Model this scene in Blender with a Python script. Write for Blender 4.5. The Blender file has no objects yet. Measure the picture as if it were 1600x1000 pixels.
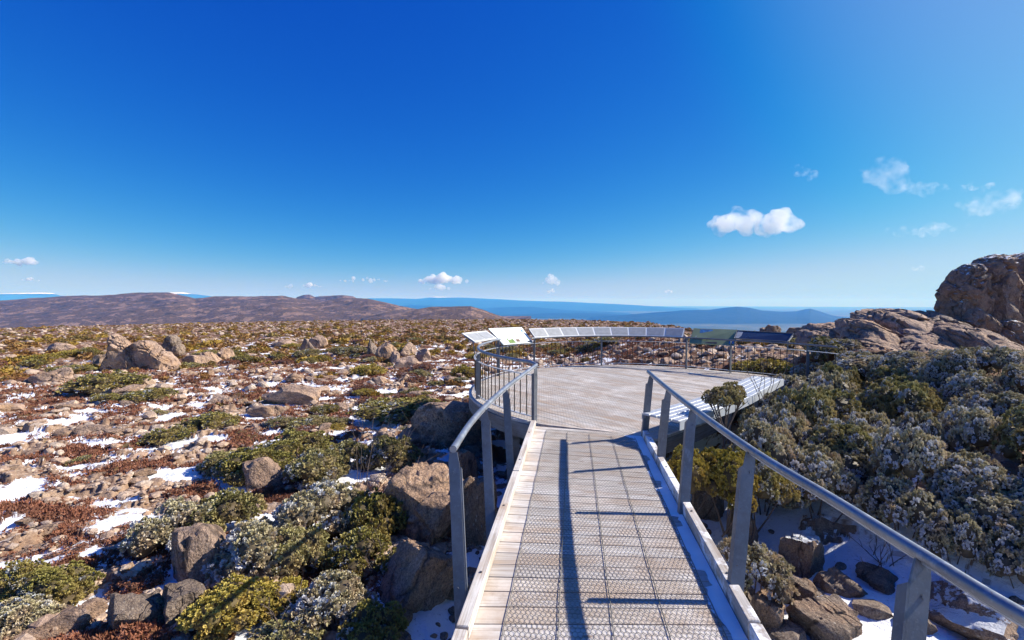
import bpy, math, random
import numpy as np
from mathutils import Vector, Matrix
rs = np.random.RandomState(7)
random.seed(7)
scene = bpy.context.scene
COL = scene.collection
F = 711.0; EYE = 1.9; TP = 28.0/711.0            # lens in px of a 1600 px frame, eye height above the deck, tangent of the pitch
CT = 1/math.sqrt(1+TP*TP); ST = TP*CT
D2R = math.pi/180

# ------------------------------------------------------------------ helpers: pixel rays -> world points
def ray(px, py):
    a = (px-800)/F; b = (500-py)/F
    return (a, CT + b*ST, -ST + b*CT)
def at_z(px, py, z=0.0):
    d = ray(px, py); t = (z-EYE)/d[2]; return (d[0]*t, d[1]*t, z)
def at_y(px, py, Y):
    d = ray(px, py); t = Y/d[1]; return (d[0]*t, Y, EYE+d[2]*t)

# ------------------------------------------------------------------ numpy noise
def _h(ix, iy, s):
    n = (ix.astype(np.int64)*374761393 + iy.astype(np.int64)*668265263 + s*1442695041) & 0xffffffff
    n = ((n ^ (n >> 13))*1274126177) & 0xffffffff
    n = n ^ (n >> 16)
    n = (n*2246822519) & 0xffffffff
    n = n ^ (n >> 15)
    return (n & 0xffffff)/16777216.0
def vnoise(x, y, s=0):
    ix = np.floor(x); iy = np.floor(y); fx = x-ix; fy = y-iy
    ux = fx*fx*fx*(fx*(fx*6-15)+10); uy = fy*fy*fy*(fy*(fy*6-15)+10)
    def g(a, b):
        t = _h(ix+a, iy+b, s)*2*math.pi
        return np.cos(t)*(fx-a)+np.sin(t)*(fy-b)
    a = g(0, 0)*(1-ux)+g(1, 0)*ux; b = g(0, 1)*(1-ux)+g(1, 1)*ux
    return (a*(1-uy)+b*uy)*1.5
def fbm(x, y, o=4, s=0, gain=.5):
    v = np.zeros(np.shape(x)); a = 1.0; f = 1.0; t = 0
    for i in range(o):
        v = v + a*vnoise(x*f+17.3*i, y*f-9.1*i, s+i); t += a; a *= gain; f *= 2.03
    return v/t
def fbm3(p, o=3, s=0, f=1.0):
    return (fbm(p[:, 0]*f+p[:, 2]*f*.7, p[:, 1]*f-p[:, 2]*f*.6, o, s) + fbm(p[:, 1]*f+3.1, p[:, 2]*f+p[:, 0]*f*.5, o, s+9) + fbm(p[:, 2]*f*1.1-4.7, p[:, 0]*f-1.3, o, s+23))/1.7
def vor(x, y, s=0):
    ix = np.floor(x); iy = np.floor(y)
    f1 = np.full(np.shape(x), 9.0); f2 = f1.copy(); idn = np.zeros(np.shape(x)); cx = idn.copy(); cy = idn.copy()
    for a in (-1, 0, 1):
        for b in (-1, 0, 1):
            jx = ix+a; jy = iy+b
            px = jx+.15+.7*_h(jx, jy, s); py = jy+.15+.7*_h(jx, jy, s+5)
            d = np.hypot(px-x, py-y)
            m = d < f1
            f2 = np.where(m, f1, np.minimum(f2, d)); f1 = np.where(m, d, f1)
            idn = np.where(m, _h(jx, jy, s+11), idn); cx = np.where(m, px, cx); cy = np.where(m, py, cy)
    return f1, f2, idn, cx, cy
def S(t):
    t = np.clip(t, 0, 1); return t*t*(3-2*t)

# ------------------------------------------------------------------ mesh helpers
def mesh_np(name, V, Fs, attrs=None, smooth=False):
    V = np.asarray(V, dtype=np.float32).reshape(-1, 3)
    if not isinstance(Fs, list): Fs = [Fs]
    Fs = [np.asarray(f, dtype=np.int32) for f in Fs if len(f)]
    me = bpy.data.meshes.new(name)
    me.vertices.add(len(V)); me.vertices.foreach_set('co', V.ravel())
    nl = sum(f.size for f in Fs); nf = sum(len(f) for f in Fs)
    me.loops.add(nl); me.polygons.add(nf)
    me.loops.foreach_set('vertex_index', np.concatenate([f.ravel() for f in Fs]))
    tot = np.concatenate([np.full(len(f), f.shape[1], dtype=np.int32) for f in Fs])
    me.polygons.foreach_set('loop_start', np.concatenate([[0], np.cumsum(tot)[:-1]]).astype(np.int32))
    me.polygons.foreach_set('use_smooth', np.full(nf, bool(smooth)))
    me.update(calc_edges=True)
    for k, a in (attrs or {}).items():
        a = np.asarray(a, dtype=np.float32)
        if a.ndim == 2 and a.shape[1] == 3:
            at = me.attributes.new(k, 'FLOAT_VECTOR', 'POINT'); at.data.foreach_set('vector', a.ravel())
        elif a.ndim == 2:
            at = me.attributes.new(k, 'FLOAT_COLOR', 'POINT'); at.data.foreach_set('color', a.ravel())
        else:
            at = me.attributes.new(k, 'FLOAT', 'POINT'); at.data.foreach_set('value', a.ravel())
    return me
def link(name, me, mat=None, parent=None, loc=None):
    o = bpy.data.objects.new(name, me); COL.objects.link(o)
    if mat is not None and me is not None and not me.materials: me.materials.append(mat)
    if parent is not None: o.parent = parent
    if loc is not None: o.location = loc
    return o
def tag(o, label=None, cat=None, group=None, kind=None):
    if label: o['label'] = label
    if cat: o['category'] = cat
    if group: o['group'] = group
    if kind: o['kind'] = kind
    return o
def empty(name, loc, label, cat, group=None, rz=0):
    o = bpy.data.objects.new(name, None); COL.objects.link(o); o.location = loc; o.rotation_euler = (0, 0, rz)
    o.empty_display_size = .2
    return tag(o, label, cat, group)
class MB:
    def __init__(s): s.v = []; s.f = []; s.lc = []
    def add(s, V, Fc, lc=None):
        n = len(s.v); s.v += [tuple(p) for p in V]; s.f += [tuple(i+n for i in f) for f in Fc]
        s.lc += ([tuple(q) for q in lc] if lc is not None else [tuple(p) for p in V])
    def hexa(s, b, t, lc=None):      # bottom 4 pts, top 4 pts (ccw from above)
        s.add(list(b)+list(t), [(3, 2, 1, 0), (4, 5, 6, 7), (0, 1, 5, 4), (1, 2, 6, 5), (2, 3, 7, 6), (3, 0, 4, 7)], lc)
    def box(s, c, dx, dy, dz, ax=(1, 0, 0), ay=(0, 1, 0), az=(0, 0, 1), lc=None):
        c = Vector(c); ax = Vector(ax)*dx/2; ay = Vector(ay)*dy/2; az = Vector(az)*dz/2
        q = [(-1, -1), (1, -1), (1, 1), (-1, 1)]
        s.hexa([c+ax*a+ay*b-az for a, b in q], [c+ax*a+ay*b+az for a, b in q], lc)
    def bar(s, a, b, w, d, side=(1, 0, 0)):      # a rectangular bar from a to b
        a = Vector(a); b = Vector(b); z = (b-a).normalized(); x = Vector(side); x = (x-z*x.dot(z)).normalized(); y = z.cross(x)
        s.box((a+b)/2, w, d, (b-a).length, x, y, z)
    def tube(s, pts, r, n=10, cap=True, ru=None):
        pts = [Vector(p) for p in pts]; m = len(pts); base = len(s.v); rr = r if hasattr(r, '__len__') else [r]*m
        for i, p in enumerate(pts):
            t = (pts[min(i+1, m-1)]-pts[max(i-1, 0)]).normalized()
            u = t.cross(Vector((0, 0, 1)));
            if u.length < 1e-3: u = Vector((1, 0, 0))
            u.normalize(); w = u.cross(t)
            for k in range(n):
                a = 2*math.pi*k/n; q = p+(u*math.cos(a)+w*math.sin(a))*rr[i]; s.v.append(tuple(q)); s.lc.append(tuple(q))
        for i in range(m-1):
            for k in range(n):
                k2 = (k+1) % n; s.f.append((base+i*n+k, base+i*n+k2, base+(i+1)*n+k2, base+(i+1)*n+k))
        if cap:
            s.f.append(tuple(base+k for k in range(n))[::-1]); s.f.append(tuple(base+(m-1)*n+k for k in range(n)))
    def ribbon(s, pts, w, h, z0=None):      # swept rectangle lying flat, w across and h tall (top at the points)
        P = [Vector(p) for p in pts]; L = []; R = []
        for i, p in enumerate(P):
            t = P[min(i+1, len(P)-1)]-P[max(i-1, 0)]; nrm = Vector((t.y, -t.x, 0)).normalized()*w/2
            L.append(p-nrm); R.append(p+nrm)
        dz = Vector((0, 0, h)); acc = 0
        for i in range(len(P)-1):
            ln = (P[i+1]-P[i]).length
            b = [L[i]-dz, R[i]-dz, R[i+1]-dz, L[i+1]-dz]; t_ = [L[i], R[i], R[i+1], L[i+1]]
            lc = [(acc, 0, 3), (acc, w, 3), (acc+ln, w, 3), (acc+ln, 0, 3)]; lc = [(q[0], q[1]+h, q[2]) for q in lc]+lc
            s.hexa(b, t_, lc); acc += ln
    def mesh(s, name, smooth=False):
        me = bpy.data.meshes.new(name); me.from_pydata(s.v, [], s.f); me.update()
        at = me.attributes.new('lc', 'FLOAT_VECTOR', 'POINT'); at.data.foreach_set('vector', np.array(s.lc, dtype=np.float32).ravel())
        if smooth: me.polygons.foreach_set('use_smooth', [True]*len(me.polygons))
        return me
    def build(s, name, mat, parent=None, smooth=False, bevel=0):
        me = s.mesh(name, smooth); o = link(name, me, mat, parent)
        if smooth:
            try: me.set_sharp_from_angle(angle=math.radians(40))
            except Exception: pass
        if bevel:
            m = o.modifiers.new('b', 'BEVEL'); m.width = bevel; m.segments = 1; m.limit_method = 'ANGLE'
        return o

# ------------------------------------------------------------------ material helpers
class NT:
    def __init__(s, name):
        s.m = bpy.data.materials.new(name); s.m.use_nodes = True; s.t = s.m.node_tree; s.b = s.t.nodes['Principled BSDF']; s.out = s.t.nodes['Material Output']
    def n(s, ty, **kw):
        nd = s.t.nodes.new(ty)
        for k, v in kw.items():
            if k in nd.inputs.keys() if not hasattr(nd, k) else False: nd.inputs[k].default_value = v
            else: setattr(nd, k, v)
        return nd
    def l(s, a, b): s.t.links.new(a, b)
    def attr(s, name):
        a = s.t.nodes.new('ShaderNodeAttribute'); a.attribute_name = name; return a
    def coord(s, kind='Object'):
        c = s.t.nodes.new('ShaderNodeTexCoord'); return c.outputs[kind]
    def noise(s, vec, scale, detail=4, rough=.55, dist=0):
        nd = s.t.nodes.new('ShaderNodeTexNoise'); nd.inputs['Scale'].default_value = scale; nd.inputs['Detail'].default_value = detail
        nd.inputs['Roughness'].default_value = rough; nd.inputs['Distortion'].default_value = dist
        if vec is not None: s.l(vec, nd.inputs['Vector'])
        return nd.outputs['Fac']
    def ramp(s, fac, stops):
        nd = s.t.nodes.new('ShaderNodeValToRGB'); e = nd.color_ramp.elements
        while len(e) < len(stops): e.new(.5)
        for el, (p, c) in zip(e, stops): el.position = p; el.color = (c[0], c[1], c[2], 1) if hasattr(c, '__len__') else (c, c, c, 1)
        s.l(fac, nd.inputs[0]); return nd.outputs[0]
    def mix(s, fac, a, b, mode='MIX'):
        nd = s.t.nodes.new('ShaderNodeMix'); nd.data_type = 'RGBA'; nd.blend_type = mode
        for sk, v in ((nd.inputs[0], fac), (nd.inputs[6], a), (nd.inputs[7], b)):
            if hasattr(v, 'links') or isinstance(v, bpy.types.NodeSocket): s.l(v, sk)
            elif hasattr(v, '__len__'): sk.default_value = (v[0], v[1], v[2], 1)
            else: sk.default_value = v
        return nd.outputs[2]
    def math(s, op, a, b=0.0):
        nd = s.t.nodes.new('ShaderNodeMath'); nd.operation = op
        for sk, v in ((nd.inputs[0], a), (nd.inputs[1], b)):
            if isinstance(v, bpy.types.NodeSocket): s.l(v, sk)
            else: sk.default_value = v
        return nd.outputs[0]
    def scale(s, vec, v):
        nd = s.t.nodes.new('ShaderNodeMapping'); nd.inputs['Scale'].default_value = v; s.l(vec, nd.inputs[0]); return nd.outputs[0]
    def bump(s, h, dist, strength=1.0):
        nd = s.t.nodes.new('ShaderNodeBump'); nd.inputs['Distance'].default_value = dist; nd.inputs['Strength'].default_value = strength
        s.l(h, nd.inputs['Height']); s.l(nd.outputs[0], s.b.inputs['Normal'])
    def fin(s, col=None, rough=.8, metal=0, spec=.3):
        if col is not None:
            if isinstance(col, bpy.types.NodeSocket): s.l(col, s.b.inputs['Base Color'])
            else: s.b.inputs['Base Color'].default_value = (col[0], col[1], col[2], 1)
        if isinstance(rough, bpy.types.NodeSocket): s.l(rough, s.b.inputs['Roughness'])
        else: s.b.inputs['Roughness'].default_value = rough
        s.b.inputs['Metallic'].default_value = metal; s.b.inputs['Specular IOR Level'].default_value = spec
        return s.m

def mat_ground():
    t = NT('moor_ground'); P = t.coord('Object'); mk = t.attr('mask').outputs['Color']
    sep = t.n('ShaderNodeSeparateColor'); t.l(mk, sep.inputs[0]); snow, heath, cell = sep.outputs[0], sep.outputs[1], sep.outputs[2]
    far = t.attr('mask').outputs['Alpha']
    soil = t.ramp(cell, [(0, (.30, .20, .14)), (.3, (.45, .30, .20)), (.6, (.54, .38, .26)), (.85, (.42, .31, .23)), (1, (.60, .45, .32))])
    soil = t.mix(t.ramp(t.noise(P, 9, 6, .65), [(.35, 0), (.65, 1)]), soil, (.30, .19, .115), 'MIX')
    soil = t.mix(t.ramp(t.noise(P, 45, 3), [(.3, .75), (.7, 0)]), soil, (.17, .10, .065))
    ht = t.ramp(t.noise(P, 1.3, 5), [(.35, (.145, .055, .035)), (.5, (.19, .08, .04)), (.62, (.16, .11, .04)), (.75, (.11, .09, .03))])
    ht = t.mix(t.ramp(t.noise(P, 60, 3), [(.35, 0), (.6, .6)]), ht, (.06, .03, .02))
    hf = t.math('ADD', heath, t.math('MULTIPLY', t.math('SUBTRACT', t.noise(P, 14, 5), .5), .9))
    base = t.mix(t.ramp(hf, [(.45, 0), (.55, 1)]), soil, ht)
    sf = t.math('ADD', snow, t.math('MULTIPLY', t.math('SUBTRACT', t.noise(P, 11, 6, .65), .5), .8))
    gg = t.n('ShaderNodeNewGeometry'); gs_ = t.n('ShaderNodeSeparateXYZ'); t.l(gg.outputs['True Normal'], gs_.inputs[0])
    lay = t.math('MULTIPLY', t.ramp(sf, [(.49, 0), (.53, 1)]), t.ramp(gs_.outputs[2], [(.66, 0), (.78, 1)]))
    sn = t.mix(t.ramp(t.noise(P, 26, 5, .75), [(.60, 0), (.68, .8)]), (.86, .87, .89), (.30, .22, .16)); base = t.mix(lay, base, sn)
    # far valley: forest, paddocks
    v = t.ramp(t.noise(P, .0011, 8, .62), [(.36, (.03, .045, .028)), (.5, (.045, .06, .03)), (.6, (.11, .11, .055)), (.7, (.05, .055, .035))])
    base = t.mix(far, base, v)
    t.bump(t.math('ADD', t.noise(P, 30, 5, .7), t.math('MULTIPLY', t.noise(P, 5, 4, .6), 2.0)), .025, .8)
    return t.fin(base, .85, 0, .25)
def mat_rock(name, warm=0.0, snowy=0.0, grey=0.0):
    t = NT(name); P = t.coord('Object'); oi = t.n('ShaderNodeObjectInfo')
    v = t.n('ShaderNodeVectorMath', operation='ADD'); t.l(P, v.inputs[0]); t.l(oi.outputs['Location'], v.inputs[1]); P = v.outputs[0]
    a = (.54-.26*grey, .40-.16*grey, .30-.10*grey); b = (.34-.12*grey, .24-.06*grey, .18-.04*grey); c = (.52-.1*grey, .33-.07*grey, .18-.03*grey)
    col = t.mix(t.ramp(t.noise(P, 1.6, 6, .6), [(.35, 0), (.65, 1)]), a, b)
    col = t.mix(t.ramp(t.noise(P, .9, 5, .6, .6), [(.5-.12*warm, 0), (.66, .85)]), col, c)
    col = t.mix(t.ramp(t.noise(P, 38, 4, .7), [(.38, .85), (.56, 0)]), col, (.13, .09, .07))
    col = t.mix(t.ramp(t.noise(P, 90, 3, .6), [(.52, 0), (.66, .5)]), col, (.62, .52, .42))
    vo = t.n('ShaderNodeTexVoronoi'); vo.inputs['Scale'].default_value = 13; t.l(P, vo.inputs['Vector'])
    lich = t.math('MULTIPLY', t.ramp(vo.outputs['Distance'], [(.14, 1), (.24, 0)]), t.ramp(t.noise(P, 2.3, 3), [(.5, 0), (.6, .7)]))
    col = t.mix(lich, col, (.52, .50, .44))
    bl_ = t.ramp(t.noise(P, 4.2, 9, .78, .3), [(.36, (.60, .56, .54)), (.5, (1.08, 1.02, 1.0)), (.64, (1.35, 1.27, 1.2))]); col = t.mix(1.0, col, bl_, 'MULTIPLY')
    # thin cracks
    vc = t.n('ShaderNodeTexVoronoi'); vc.feature = 'DISTANCE_TO_EDGE'; vc.inputs['Scale'].default_value = 1.1
    dn = t.n('ShaderNodeTexNoise'); dn.inputs['Scale'].default_value = 2.0; dn.inputs['Detail'].default_value = 4; t.l(P, dn.inputs['Vector'])
    t.l(t.scale(t.mix(.4, P, dn.outputs['Color']), (1.3, .8, .55)), vc.inputs['Vector'])
    crack = t.ramp(vc.outputs['Distance'], [(0, 0), (.022, 1)])
    crack = t.math('MAXIMUM', crack, t.ramp(t.noise(P, 1.7, 3), [(.50, 0), (.58, 1)]))
    col = t.mix(t.math('MULTIPLY', t.math('SUBTRACT', 1.0, crack), .75), col, (.07, .05, .04))
    g = t.n('ShaderNodeNewGeometry'); sx = t.n('ShaderNodeSeparateXYZ'); t.l(g.outputs['Normal'], sx.inputs[0])
    if snowy > 0:
        up = t.math('ADD', t.math('MULTIPLY', sx.outputs[2], .55), t.math('MULTIPLY', t.noise(P, 3.2, 6, .7), 1.0))
        col = t.mix(t.ramp(up, [(1.12-.3*snowy, 0), (1.15-.3*snowy, 1)]), col, (.85, .87, .9))
    h = t.math('ADD', t.math('MULTIPLY', t.noise(P, 7, 8, .7), 1.0), t.math('MULTIPLY', crack, .35))
    h = t.math('ADD', h, t.math('MULTIPLY', t.noise(P, 2.2, 6, .6), 2.2)); t.bump(h, .13, .95)
    return t.fin(col, .85, 0, .3)
def mat_leaf(name, c1, c2, c3, frost=0.0, rough=.6):
    t = NT(name); a = t.attr('leaf').outputs['Color']; sep = t.n('ShaderNodeSeparateColor'); t.l(a, sep.inputs[0])
    oi = t.n('ShaderNodeObjectInfo'); P = t.coord('Object')
    k = t.math('ADD', t.math('MULTIPLY', sep.outputs[0], .7), t.math('MULTIPLY', oi.outputs['Random'], .3))
    col = t.ramp(k, [(0, c1), (.5, c2), (1, c3)])
    col = t.mix(t.ramp(t.noise(P, 2.6, 3), [(.42, 0), (.62, .6)]), col, (c3[0]*.8, c3[1]*.62, c3[2]*.6))
    col = t.mix(sep.outputs[2], col, (.07, .05, .037))      # twig brown inside, darkened for the shade in the gaps
    if frost > 0:
        f = t.math('ADD', sep.outputs[1], t.math('MULTIPLY', t.math('SUBTRACT', t.noise(P, 9, 4, .7), .5), .7))
        col = t.mix(t.ramp(f, [(.86-.22*frost, 0), (1.0-.15*frost, .75)]), col, (.60, .63, .70))
    tr = t.n('ShaderNodeBsdfTranslucent'); t.l(col, tr.inputs[0]); mx = t.n('ShaderNodeMixShader'); mx.inputs[0].default_value = .15
    m = t.fin(col, rough, 0, .25)
    t.l(t.b.outputs[0], mx.inputs[1]); t.l(tr.outputs[0], mx.inputs[2]); t.l(mx.outputs[0], t.out.inputs[0])
    return m
def mat_wood(name, tone=1.0, frost=0.0):
    t = NT(name); a = t.attr('lc').outputs['Vector']; sx = t.n('ShaderNodeSeparateXYZ'); t.l(a, sx.inputs[0])
    grain = t.noise(t.scale(a, (1.8, 55, 7.3)), 1.0, 6, .65, .3)
    blot = t.noise(t.scale(a, (.9, 2.2, 3.1)), 1.6, 5, .6)
    wn = t.n('ShaderNodeTexWhiteNoise'); wn.noise_dimensions = '1D'; t.l(sx.outputs[2], wn.inputs['W'])
    k = tone
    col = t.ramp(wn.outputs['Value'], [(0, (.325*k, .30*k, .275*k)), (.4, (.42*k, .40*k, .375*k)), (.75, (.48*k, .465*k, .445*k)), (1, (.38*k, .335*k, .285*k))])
    col = t.mix(t.ramp(grain, [(.34, .8), (.56, 0)]), col, (.19*k, .145*k, .11*k))
    col = t.mix(t.ramp(blot, [(.44, 0), (.64, .65)]), col, (.31*k, .22*k, .15*k))
    col = t.mix(t.ramp(t.noise(t.coord('Object'), 1.3, 6, .65), [(.5, 0), (.66, .5)]), col, (.60*k, .57*k, .53*k))
    vo = t.n('ShaderNodeTexVoronoi'); vo.inputs['Scale'].default_value = 1.0; t.l(t.scale(a, (2.1, 6.5, 1)), vo.inputs['Vector'])
    col = t.mix(t.ramp(t.noise(t.coord('Object'), 5.5, 6, .7), [(.56, 0), (.72, .55)]), col, (.22*k, .16*k, .115*k))
    col = t.mix(t.ramp(vo.outputs['Distance'], [(.04, .8), (.10, 0)]), col, (.13*k, .085*k, .06*k))
    if frost > 0:
        col = t.mix(t.ramp(t.noise(t.coord('Object'), 3.2, 6, .7), [(.6-.15*frost, 0), (.64-.1*frost, .9)]), col, (.8, .82, .86))
    t.bump(grain, .004, .6)
    return t.fin(col, .8, 0, .2)
def mat_metal(name, c, rough=.45, metal=.55, dirt=.3):
    t = NT(name); P = t.coord('Object')
    col = t.mix(t.ramp(t.noise(P, 4.5, 7, .7), [(.4, 0), (.62, min(1, dirt*2))]), c, (c[0]*.6, c[1]*.58, c[2]*.56))
    col = t.mix(t.ramp(t.noise(t.scale(P, (1, 1, .25)), 11, 5, .7), [(.58, 0), (.68, .7)]), col, (c[0]*1.5, c[1]*1.5, c[2]*1.5))
    col = t.mix(t.ramp(t.noise(P, 17, 4, .7), [(.66, 0), (.72, .6)]), col, (.16, .09, .05))
    col = t.mix(t.ramp(t.noise(P, 55, 3, .6), [(.55, 0), (.72, dirt*1.3)]), col, (c[0]*1.45, c[1]*1.45, c[2]*1.45))
    r = t.ramp(t.noise(P, 14, 5, .6), [(.3, max(rough-.12, .05)), (.7, rough+.18)])
    t.bump(t.noise(P, 90, 3), .0012, .5)
    return t.fin(col, r, metal, .5)
def mat_plain(name, c, rough=.6, metal=0, var=.15, sc=6, spec=.3):
    t = NT(name); P = t.coord('Object')
    col = t.mix(t.ramp(t.noise(P, sc, 5, .6), [(.35, 0), (.65, 1)]), c, (c[0]*(1-var), c[1]*(1-var), c[2]*(1-var)))
    return t.fin(col, rough, metal, spec)
def mat_hill(name, cols, sc, snowz=None, snoww=20, amp=.02):
    t = NT(name); P = t.coord('Object')
    st = [(p, c) for p, c in cols]
    col = t.ramp(t.noise(P, sc, 9, .68, .4), st)
    col = t.mix(t.ramp(t.noise(P, sc*9, 5, .6), [(.45, 0), (.6, .6)]), col, tuple(x*.35 for x in cols[0][1]))
    if snowz is not None:
        sx = t.n('ShaderNodeSeparateXYZ'); t.l(P, sx.inputs[0])
        z = t.math('ADD', sx.outputs[2], t.math('MULTIPLY', t.math('SUBTRACT', t.noise(P, sc*3, 6, .7), .5), snoww*4))
        mr = t.n('ShaderNodeMapRange'); mr.inputs[1].default_value = snowz; mr.inputs[2].default_value = snowz+snoww*.5; t.l(z, mr.inputs[0])
        col = t.mix(mr.outputs[0], col, (.9, .9, .92))
    return t.fin(col, .95, 0, .1)

M = {}
M['ground'] = mat_ground()
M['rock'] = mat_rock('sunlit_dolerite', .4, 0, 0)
M['rock_grey_shaded'] = mat_rock('grey_shaded_dolerite', .1, .25, .9)  # dark grey copy of the dolerite, shade painted into its tone
M['rock_orange'] = mat_rock('orange_dolerite', 1.2, .15, .2)
M['rock_snow'] = mat_rock('snow_dusted_dolerite', .5, .75, .6)
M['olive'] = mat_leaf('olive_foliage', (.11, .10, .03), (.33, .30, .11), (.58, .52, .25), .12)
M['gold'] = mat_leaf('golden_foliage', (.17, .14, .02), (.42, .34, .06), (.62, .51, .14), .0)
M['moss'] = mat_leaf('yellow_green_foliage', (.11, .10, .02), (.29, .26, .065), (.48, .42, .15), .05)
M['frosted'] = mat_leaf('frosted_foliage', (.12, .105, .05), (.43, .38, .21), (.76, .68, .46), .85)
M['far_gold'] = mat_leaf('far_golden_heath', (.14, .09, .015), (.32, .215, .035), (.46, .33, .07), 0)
M['far_moss'] = mat_leaf('far_olive_heath', (.10, .075, .02), (.22, .165, .05), (.34, .26, .09), 0)
M['russet'] = mat_leaf('russet_heath', (.13, .055, .034), (.27, .12, .07), (.42, .21, .12), .12)
M['twig'] = mat_plain('grey_brown_twig', (.16, .12, .10), .8, 0, .4, 20)
M['deck'] = mat_wood('weathered_boards', 1.38)
M['kerb'] = mat_wood('weathered_kerb', 1.35)
M['kerb_snow'] = mat_wood('frosted_kerb', 1.05, .9)
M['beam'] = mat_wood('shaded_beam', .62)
M['galv'] = mat_metal('galvanised_steel', (.27, .295, .34), .42, .6)
M['galv_post'] = mat_metal('dull_post_steel', (.17, .185, .215), .5, .5)
M['galv_light'] = mat_metal('bright_steel', (.50, .52, .55), .45, .4)
M['baluster'] = mat_plain('brown_baluster', (.055, .04, .032), .55, .2, .3, 20)
M['wire'] = mat_plain('wire_netting', (.20, .19, .18), .5, .5, .3, 30)
M['bench'] = mat_plain('pale_bench_aluminium', (.50, .53, .57), .5, .25, .15, 5)
M['white'] = mat_plain('white_sign_face', (.74, .80, .76), .35, 0, .04, 3, .5)
M['frame_white'] = mat_plain('white_frame', (.72, .73, .73), .5, 0, .08, 5)
M['panelgrey'] = mat_plain('grey_panel_face', (.40, .41, .41), .45, .1, .2, 9)
M['shadepanel'] = mat_plain('shade_dark_panel', (.045, .06, .10), .25, .2, .35, 3, .6)  # face coloured dark to stand in for shade on its tilt
M['green'] = mat_plain('green_sign_face', (.24, .29, .16), .4, 0, .2, 3, .4)
M['bluepic'] = mat_plain('blue_picture', (.10, .28, .55), .4, 0, .5, 14)
M['whitepic'] = mat_plain('pale_picture', (.50, .52, .55), .4, 0, .3, 14)
M['darkpic'] = mat_plain('dark_picture', (.08, .07, .09), .4, 0, .5, 20)
M['brownpic'] = mat_plain('brown_picture', (.25, .16, .10), .4, 0, .5, 20)
M['greenpic'] = mat_plain('green_picture', (.22, .33, .08), .4, 0, .5, 20)
M['snow'] = mat_plain('snow', (.86, .87, .89), .6, 0, .05, 9)
M['bolt'] = mat_plain('bolt_steel', (.12, .12, .13), .4, .6, .2)

# ------------------------------------------------------------------ terrain height
_az = np.array([-180, 0, 8, 15.7, 19, 21.5, 24, 28, 34, 45, 60, 180.]); _ed = np.array([250, 250, 225, 165, 125, 92, 70, 55, 45, 42, 42, 250.])
WL = ((-.32, 2.55), (.28, 6.93)); WR = ((1.42, 2.55), (1.93, 6.43))      # outer edges of the boardwalk
def macro(x, y):
    x = np.asarray(x, float); y = np.asarray(y, float)
    d = np.hypot(x, y); az = np.degrees(np.arctan2(x, y))
    z = -1.02-.0262*d
    z = z + 1.5*S((x-2.6)/7)*S((y-3.2)/8.5)*(1-S((d-27)/20))
    z = z + .95*S((x-(3.0+np.clip(5.6-y, 0, None)*.85))/2.6)*S((y-2.4)/2.0)*(1-S((d-9)/12))
    z = z - .25*S(1-np.abs(x-.8)/2.4)*S(1-(y-7)/6)
    z = z + .55*fbm(x*.06, y*.06, 2, 71)*S((d-12)/30)*(1-.35*S((d-100)/100))
    z = np.minimum(z, -.45+3*S((np.hypot(x-3.4, y-9.6)-4.4)/2.2))
    E = np.interp(az, _az, _ed)
    E = E*(1+.05*fbm(az*.35, az*0, 2, 3))
    ex = np.clip(d-E, 0, None)
    cl = z-.25*ex-.0006*ex*ex
    fl = -250 + 60*np.clip(fbm(x*.00028, y*.00028, 4, 41), -.2, 1)*S((d-2500)/4000)*(1-S((d-9000)/16000))
    return np.where(d > E, np.maximum(cl, fl), z)
def masks(x, y):
    d = np.hypot(x, y)
    wk = x-(.55+.14*y)                     # signed distance from the walkway axis
    nearw = S(1-(np.abs(wk)-1.2)/1.9)*S(1-(y-7)/4)
    gul = S(1-np.hypot((x-4.0)/3.3, (y-4.2)/2.6))*1.5
    s = fbm(x*.72+y*.2, y*1.4, 5, 5, .6)*1.25 + .466 - .13*S((d-22)/25) - .45*S((d-45)/60) + .33*nearw+.5*gul
    s = s - .05*S((-x-6)/8)
    s = s-.35*S((x-4.6)/1.5)*S((y-5)/2)
    h = fbm(x*.6+7, y*1.0-3, 4, 15, .55)*1.4+.53+.12*S((d-24)/40) - .4*gul-.25*nearw
    sl_ = S((x-4.2)/1.2)*S((y-3.2)/2)*(1-S((d-13)/3)); h = h+.4*sl_*(1-np.clip(gul, 0, 1)); s = s-.15*sl_*(1-np.clip(gul, 0, 1))
    return s, h
def height(x, y, full=False):
    d = np.hypot(x, y); z0 = macro(x, y)
    s, h = masks(x, y)
    near = 1-S((d-150)/150)
    wx = x+.25*fbm(x*1.1, y*1.1, 2, 31); wy = y+.25*fbm(x*1.1+9, y*1.1, 2, 33)
    f1, f2, i1, cx, cy = vor(wx*.95, wy*1.25, 1)
    g1, g2, i2, ex, ey = vor(wx*3.3, wy*4.1, 2)
    tx = (_h(np.floor(cx*7), np.floor(cy*7), 4)-.5); ty = (_h(np.floor(cx*7), np.floor(cy*7), 6)-.7)
    big = (i1**2.2)*.15 + ((wx*.95-cx)*tx+(wy*1.25-cy)*ty)*.26
    big = big*S((f2-f1)/.16)
    sm = (i2**1.6)*.11 + ((wx*3.3-ex)*(i2-.5)+(wy*4.1-ey)*(_h(np.floor(ex*9), np.floor(ey*9), 8)-.5))*.10
    sm = sm*S((g2-g1)/.2)
    hs = S((h-.46)/.12)
    rough = (big*(1-.75*hs)+sm*(1-.6*hs)+ .06*hs*(1+fbm(x*5, y*5, 2, 51)))
    ss = S((s-.5)/.12)
    z = z0 + near*(rough*(1-.86*ss)+.05*ss+.14*fbm(x*.7, y*.7, 3, 61))
    if not full: return z
    return z, s, h, np.where(sm > .03, i2, i1), near
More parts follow.
